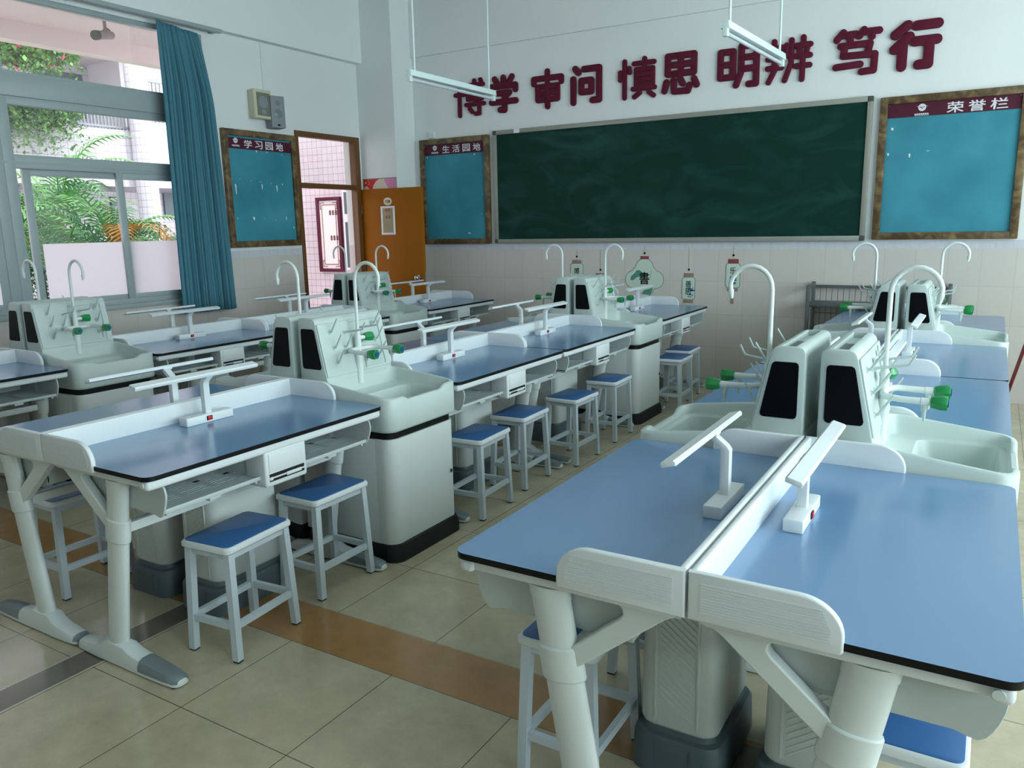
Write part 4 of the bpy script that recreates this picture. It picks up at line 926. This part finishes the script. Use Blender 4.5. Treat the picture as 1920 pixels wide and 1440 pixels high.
# ------------------------------------------------------------------ steel rack and broom handle
r = empty('steel_rack', (-0.86, 7.67, 0)); tag(r, 'grey steel wire rack against the wall behind the far sink', 'rack')
for x in (-0.56, 0.56):
    for y, h in ((-0.13, 0.99), (0.13, 1.01)):
        obj('post', MB().box(x - 0.015, x + 0.015, y - 0.015, y + 0.015, 0, h, 0.002), 'steel', r)
    obj('side_rail', MB().box(x - 0.012, x + 0.012, -0.13, 0.13, 0.965, 0.995), 'steel', r)
obj('shelf', MB().box(-0.57, 0.57, -0.14, 0.14, 0.80, 0.835, 0.003), 'steel', r)
obj('shelf', MB().box(-0.57, 0.57, -0.14, 0.14, 0.28, 0.31, 0.003), 'steel', r)
w = MB().box(-0.56, 0.56, 0.122, 0.142, 0.955, 0.98)
for k in range(23): w.box(-0.55 + k * 0.05, -0.546 + k * 0.05, 0.13, 0.134, 0.30, 0.96)
for z in (0.45, 0.60, 0.72): w.box(-0.55, 0.55, 0.129, 0.133, z, z + 0.004)
obj('wire_back', w, 'steel', r)
o = obj('broom_handle', MB().tube([(0.10, 6.63, 0.004), (0.185, 6.2, 0.534), (0.215, 6.05, 0.721), (0.33, 5.48, 1.42)], 0.012, 10), 'redstick'); tag(o, 'dark red stick leaning beside the honour board row', 'stick')

# ------------------------------------------------------------------ outside: corridor, planting, building opposite
def ext(name, mb, m, label, kind='structure', **k):
    o = obj(name, mb, m, smooth=False, **k); o['kind'] = kind; o['label'] = label; o['category'] = name.split('_')[0]; return o
ext('ground_outside', MB().box(-40, XW - 0.24, -20, 40, -0.30, -0.06), 'ground', 'grey paving outside the windows')
ext('ceiling_outside', MB().box(-9.6, XW - 0.24, -6, 7.9, 3.88, 4.1).box(-9.6, -9.4, -6, 7.9, 3.68, 3.88), 'soffit', 'pinkish corridor ceiling outside the windows')
ext('wall_outside', MB().box(-11.5, XW - 0.24, 9.2, 9.5, -0.06, 4.1), 'exttile', 'white tiled wall seen through the open door')
# cctv camera hung from the soffit
r = empty('security_camera', (-8.5, 5.60, 3.88)); tag(r, 'grey security camera hanging from the corridor ceiling', 'camera')
obj('bracket', MB().tube([(0, 0, 0), (0, 0, -0.13)], 0.018, 10).ball((0, 0, -0.14), 0.03), 'camgrey', r)
obj('camera_body', MB().tube([(0.06, -0.14, -0.215), (0.0, 0.0, -0.18), (-0.05, 0.10, -0.16)], [0.045, 0.045, 0.042], 16), 'camgrey', r)
obj('lens_hood', MB().tube([(0.078, -0.18, -0.225), (0.058, -0.135, -0.214)], [0.05, 0.05], 16), 'darkcorner', r)
obj('cable', MB().tube([(0, 0.0, -0.1), (-0.01, 0.06, -0.12), (-0.03, 0.08, -0.16)], 0.006, 8), 'blackmat', r)
# board in the corridor
r = empty('corridor_notice_board', (0, 9.2, 0)); tag(r, 'maroon framed white board on the tiled wall beyond the door', 'notice board')
u0, u1, v0, v1 = -9.05, -8.56, 0.93, 2.06
obj('sheet', MB().box(u0 + 0.03, u1 - 0.03, -0.03, 0, v0 + 0.03, v1 - 0.03), 'soffit', r, smooth=False)
f = MB()
for b in ((u0, u0 + 0.05, v0, v1), (u1 - 0.05, u1, v0, v1), (u0, u1, v0, v0 + 0.05), (u0, u1, v1 - 0.05, v1)): f.box(b[0], b[1], -0.06, 0, b[2], b[3], 0.006)
obj('frame', f, 'maroon', r)
f = MB(); a, b, c, d = u0 + 0.10, u1 - 0.10, v0 + 0.11, v1 - 0.11
for q in ((a, b, c, c + 0.008), (a, b, d - 0.008, d), (a, a + 0.008, c, d), (b - 0.008, b, c, d)): f.box(q[0], q[1], -0.034, -0.028, q[2], q[3])
for (x, z, sx, sz) in ((a, d, 1, -1), (b, d, -1, -1), (a, c, 1, 1), (b, c, -1, 1)):
    f.box(min(x, x - sx * 0.03), max(x, x - sx * 0.03), -0.034, -0.028, z + sz * 0.06, z + sz * 0.068).box(min(x - sx * 0.03, x - sx * 0.022), max(x - sx * 0.03, x - sx * 0.022), -0.034, -0.028, min(z - sz * 0.03, z + sz * 0.068), max(z - sz * 0.03, z + sz * 0.068))
    f.box(min(x - sx * 0.03, x + sx * 0.06), max(x - sx * 0.03, x + sx * 0.06), -0.034, -0.028, min(z - sz * 0.03, z - sz * 0.022), max(z - sz * 0.03, z - sz * 0.022))
for z in (1.80, 1.42):
    for k in range(3):
        for q in range(3): f.box(-8.80 + k * 0.06, -8.755 + k * 0.06, -0.034, -0.029, z + q * 0.022, z + q * 0.022 + 0.010)
        f.box(-8.784 + k * 0.06, -8.772 + k * 0.06, -0.034, -0.029, z - 0.012, z + 0.066)
obj('ornament', f, 'maroon', r, smooth=False)
r = empty('corridor_side_window', (0, 9.2, 0)); tag(r, 'narrow grey window on the tiled wall beyond the door', 'window')
obj('frame', MB().box(-8.50, -8.20, -0.05, 0, 0.96, 2.16), 'extwhite', r, smooth=False)
obj('pane', MB().box(-8.46, -8.38, -0.055, -0.04, 1.0, 1.68).box(-8.46, -8.38, -0.055, -0.04, 1.80, 2.12), 'extdark', r, smooth=False)
# building opposite
r = empty('courtyard_building', (-15.0, 9.0, -0.06)); tag(r, 'white tiled building across the courtyard with balcony and round column', 'building', kind='thing')
def part(name, mb, m, **k): 
    for v in mb.bm.verts: v.co -= Vector((-15.0, 9.0, -0.06))
    return obj(name, mb, m, r, **k)
part('facade', MB().box(-15.6, -15.2, -4, 22, -0.06, 9.0), 'farttile', smooth=False)
part('balcony_parapet', MB().box(-13.7, -13.5, 5.0, 9.5, 2.55, 3.38).box(-15.2, -13.5, 5.0, 12.5, 2.40, 2.55), 'farttile', smooth=False)
part('upper_slab', MB().box(-15.2, -13.4, -2, 14, 4.75, 5.0), 'soffit', smooth=False)
part('white_bay', MB().box(-13.9, -13.5, 9.5, 12.0, 2.5, 3.55).box(-15.2, -14.2, 9.55, 12.0, 2.5, 4.75), 'extwhite', smooth=False)
part('round_column', MB().tube([(-13.35, 9.28, -0.06), (-13.35, 9.28, 6.0)], 0.19, 24), 'farttile')
ra = MB()
for z in (3.42, 3.78): ra.box(-13.62, -13.58, 8.1, 9.5, z, z + 0.035)
for k in range(22): ra.box(-13.61, -13.59, 8.12 + k * 0.063, 8.14 + k * 0.063, 3.38, 3.8)
for z in (4.10, 4.3): ra.box(-13.62, -13.58, 9.5, 12.0, z, z + 0.03)
for k in range(26): ra.box(-13.61, -13.59, 9.52 + k * 0.08, 9.54 + k * 0.08, 3.6, 4.3)
part('railing', ra, 'rail', smooth=False)
for (y, z0, z1, w) in ((8.5, 3.75, 4.55, 0.9), (10.9, 1.9, 2.4, 0.22), (10.9, 0.9, 1.5, 0.22), (9.7, 1.2, 2.3, 0.3)):
    part('window', MB().box(-15.2, -15.15, y, y + w, z0, z1), 'extdark', smooth=False)
# shrubs on the balcony
def shrub(name, c, rad, n, label, flowers=0, droop=0.0, leaf='leaf'):
    r = empty(name, (c[0], c[1], c[2] - rad[2])); tag(r, label, 'shrub')
    t = bmesh.new()
    def leafcloud(cnt, size):
        m = bmesh.new()
        for k in range(cnt):
            d = Vector((random.gauss(0, 1), random.gauss(0, 1), random.gauss(0, 1))).normalized() * (random.random() ** 0.4)
            p = Vector((d.x * rad[0], d.y * rad[1], d.z * rad[2] + rad[2]))
            if droop and random.random() < 0.35: p.z -= random.random() * droop
            q = Matrix.Rotation(random.uniform(0, 6.28), 3, 'Z') @ Matrix.Rotation(random.uniform(-1.1, 1.1), 3, 'X'); s = size * random.uniform(0.6, 1.3)
            vs = [m.verts.new(p + q @ Vector(v)) for v in ((-s * 0.4, 0, 0), (0, -s * 0.6, s * 0.1), (s * 0.4, 0, 0), (0, s * 0.7, -s * 0.1))]
            m.faces.new(vs)
        b = MB(); b._add(m, 0); return b
    obj('foliage', leafcloud(n, 0.062), leaf, r, recalc=False, smooth=False)
    sm = MB()
    for k in range(6):
        a = random.uniform(0, 6.28); sm.tube([(0, 0.1 * k - 0.3, 0.0), (rad[0] * 0.4 * math.cos(a), rad[1] * 0.5 * math.sin(a), rad[2]), (rad[0] * 0.7 * math.cos(a), rad[1] * 0.8 * math.sin(a), rad[2] * 1.7)], [0.02, 0.014, 0.006], 6)
    obj('stem', sm, 'trunk', r)
    if flowers:
        b = leafcloud(flowers, 0.075); obj('blossom', b, 'blossom', r, recalc=False, smooth=False)
    t.free(); return r
random.seed(11)
shrub('balcony_shrub', (-13.4, 7.35, 3.62), (0.45, 0.95, 0.34), 5200, 'bushy green shrub spilling over the white balcony parapet', 8, 0.5)
shrub('flowering_shrub', (-12.6, 6.75, 4.40), (0.6, 1.15, 0.38), 5200, 'pink-flowered green shrub high behind the top window pane', 150, 0.35)
shrub('garden_shrub', (-12.2, 6.4, 1.15), (0.6, 1.2, 1.2), 6500, 'dark bushy shrub behind the palms, nearer the window post', leaf='fronddark')
shrub('garden_shrub', (-12.2, 8.2, 0.90), (0.6, 0.9, 0.95), 4500, 'low dark shrub behind the palms, in front of the white building', leaf='fronddark')
# palms
def frond_mesh(L, droop, n, wid, mat_name):
    m = bmesh.new(); pts = []
    for k in range(n + 1):
        t = k / n; a = R(68) - droop * t * t - 0.25 * t
        pts.append((t, a))
    p = Vector((0, 0, 0)); path = [p.copy()]
    for k in range(n):
        p = p + Vector((math.cos(pts[k][1]), 0, math.sin(pts[k][1]))) * (L / n); path.append(p.copy())
    for k in range(2, n):
        t = k / n; d = (path[k + 1] - path[k - 1]).normalized(); nrm = Vector((-d.z, 0, d.x))
        ln = wid * (math.sin(PI * min(1, t * 0.93 + 0.08)) ** 0.7)
        for s in (-1, 1):
            for h in (0.25,):
                b0 = path[k] + (path[k + 1] - path[k]) * h
                dirv = (Vector((0, s, 0)) * 0.85 + d * 0.62 + nrm * 0.12).normalized()
                w = d * 0.014; tip = b0 + dirv * ln + Vector((0, 0, -ln * 0.34)); mid_ = b0 + dirv * ln * 0.55 + Vector((0, 0, -ln * 0.05))
                v = [m.verts.new(q) for q in (b0 - w * 0.6, b0 + w * 0.6, mid_ + w, mid_ - w, tip)]
                m.faces.new((v[0], v[1], v[2], v[3])); m.faces.new((v[3], v[2], v[4]))
    b = MB(); b._add(m, 0); b.tube([tuple(q) for q in path], [0.016 * (1 - 0.85 * k / n) + 0.002 for k in range(n + 1)], 6)
    bmesh.ops.recalc_face_normals(b.bm, faces=[])
    me = bpy.data.meshes.new('frond'); b.bm.to_mesh(me); b.bm.free(); me.materials.append(M[mat_name]); return me
FM = [frond_mesh(1.35, 1.7, 22, 0.40, 'frond'), frond_mesh(1.15, 2.1, 20, 0.36, 'fronddark'), frond_mesh(1.5, 1.4, 22, 0.38, 'frond'), frond_mesh(1.2, 2.3, 20, 0.36, 'frond')]
FO = frond_mesh(1.15, 3.0, 22, 0.30, 'frondorange')
def palm(x, y, h, n, label, orange=None, sc_=1.0):
    r = empty('areca_palm', (x, y, -0.06)); tag(r, label, 'palm', 'palms outside the windows')
    t = MB()
    for k in range(4):
        a = random.uniform(0, 6.28); t.tube([(0.12 * math.cos(a), 0.12 * math.sin(a), 0), (0.08 * math.cos(a), 0.08 * math.sin(a), h * 0.6), (0.02 * math.cos(a), 0.02 * math.sin(a), h)], [0.05, 0.04, 0.03], 8)
    obj('trunk', t, 'trunk', r)
    for k in range(n):
        o = bpy.data.objects.new('frond', random.choice(FM)); C.objects.link(o); o.parent = r
        o.location = (0, 0, h - random.uniform(0.0, 0.5)); o.rotation_euler = (random.uniform(-0.2, 0.2), random.uniform(-0.15, 0.35), 2 * PI * k / n + random.uniform(-0.25, 0.25)); s = sc_ * random.uniform(0.8, 1.1); o.scale = (s, s, s)
    if orange is not None:
        for a in orange:
            o = bpy.data.objects.new('frond', FO); C.objects.link(o); o.parent = r; o.location = (0.1, 0, h - 0.1); o.rotation_euler = (0, 0.35, a); o['label'] = 'dry orange frond'
random.seed(5)
palm(-10.6, 6.0, 1.35, 15, 'areca palm behind the frosted film, beside the window post')
palm(-10.3, 6.55, 1.55, 14, 'areca palm with dry orange fronds outside the window', (-0.5, 0.35))
palm(-10.9, 7.35, 1.15, 13, 'low areca palm in front of the round column outside')
palm(-11.6, 6.6, 2.1, 14, 'tall areca palm reaching into the middle window pane', None, 1.05)
palm(-10.4, 5.2, 1.5, 13, 'areca palm seen through the slit beside the window post')
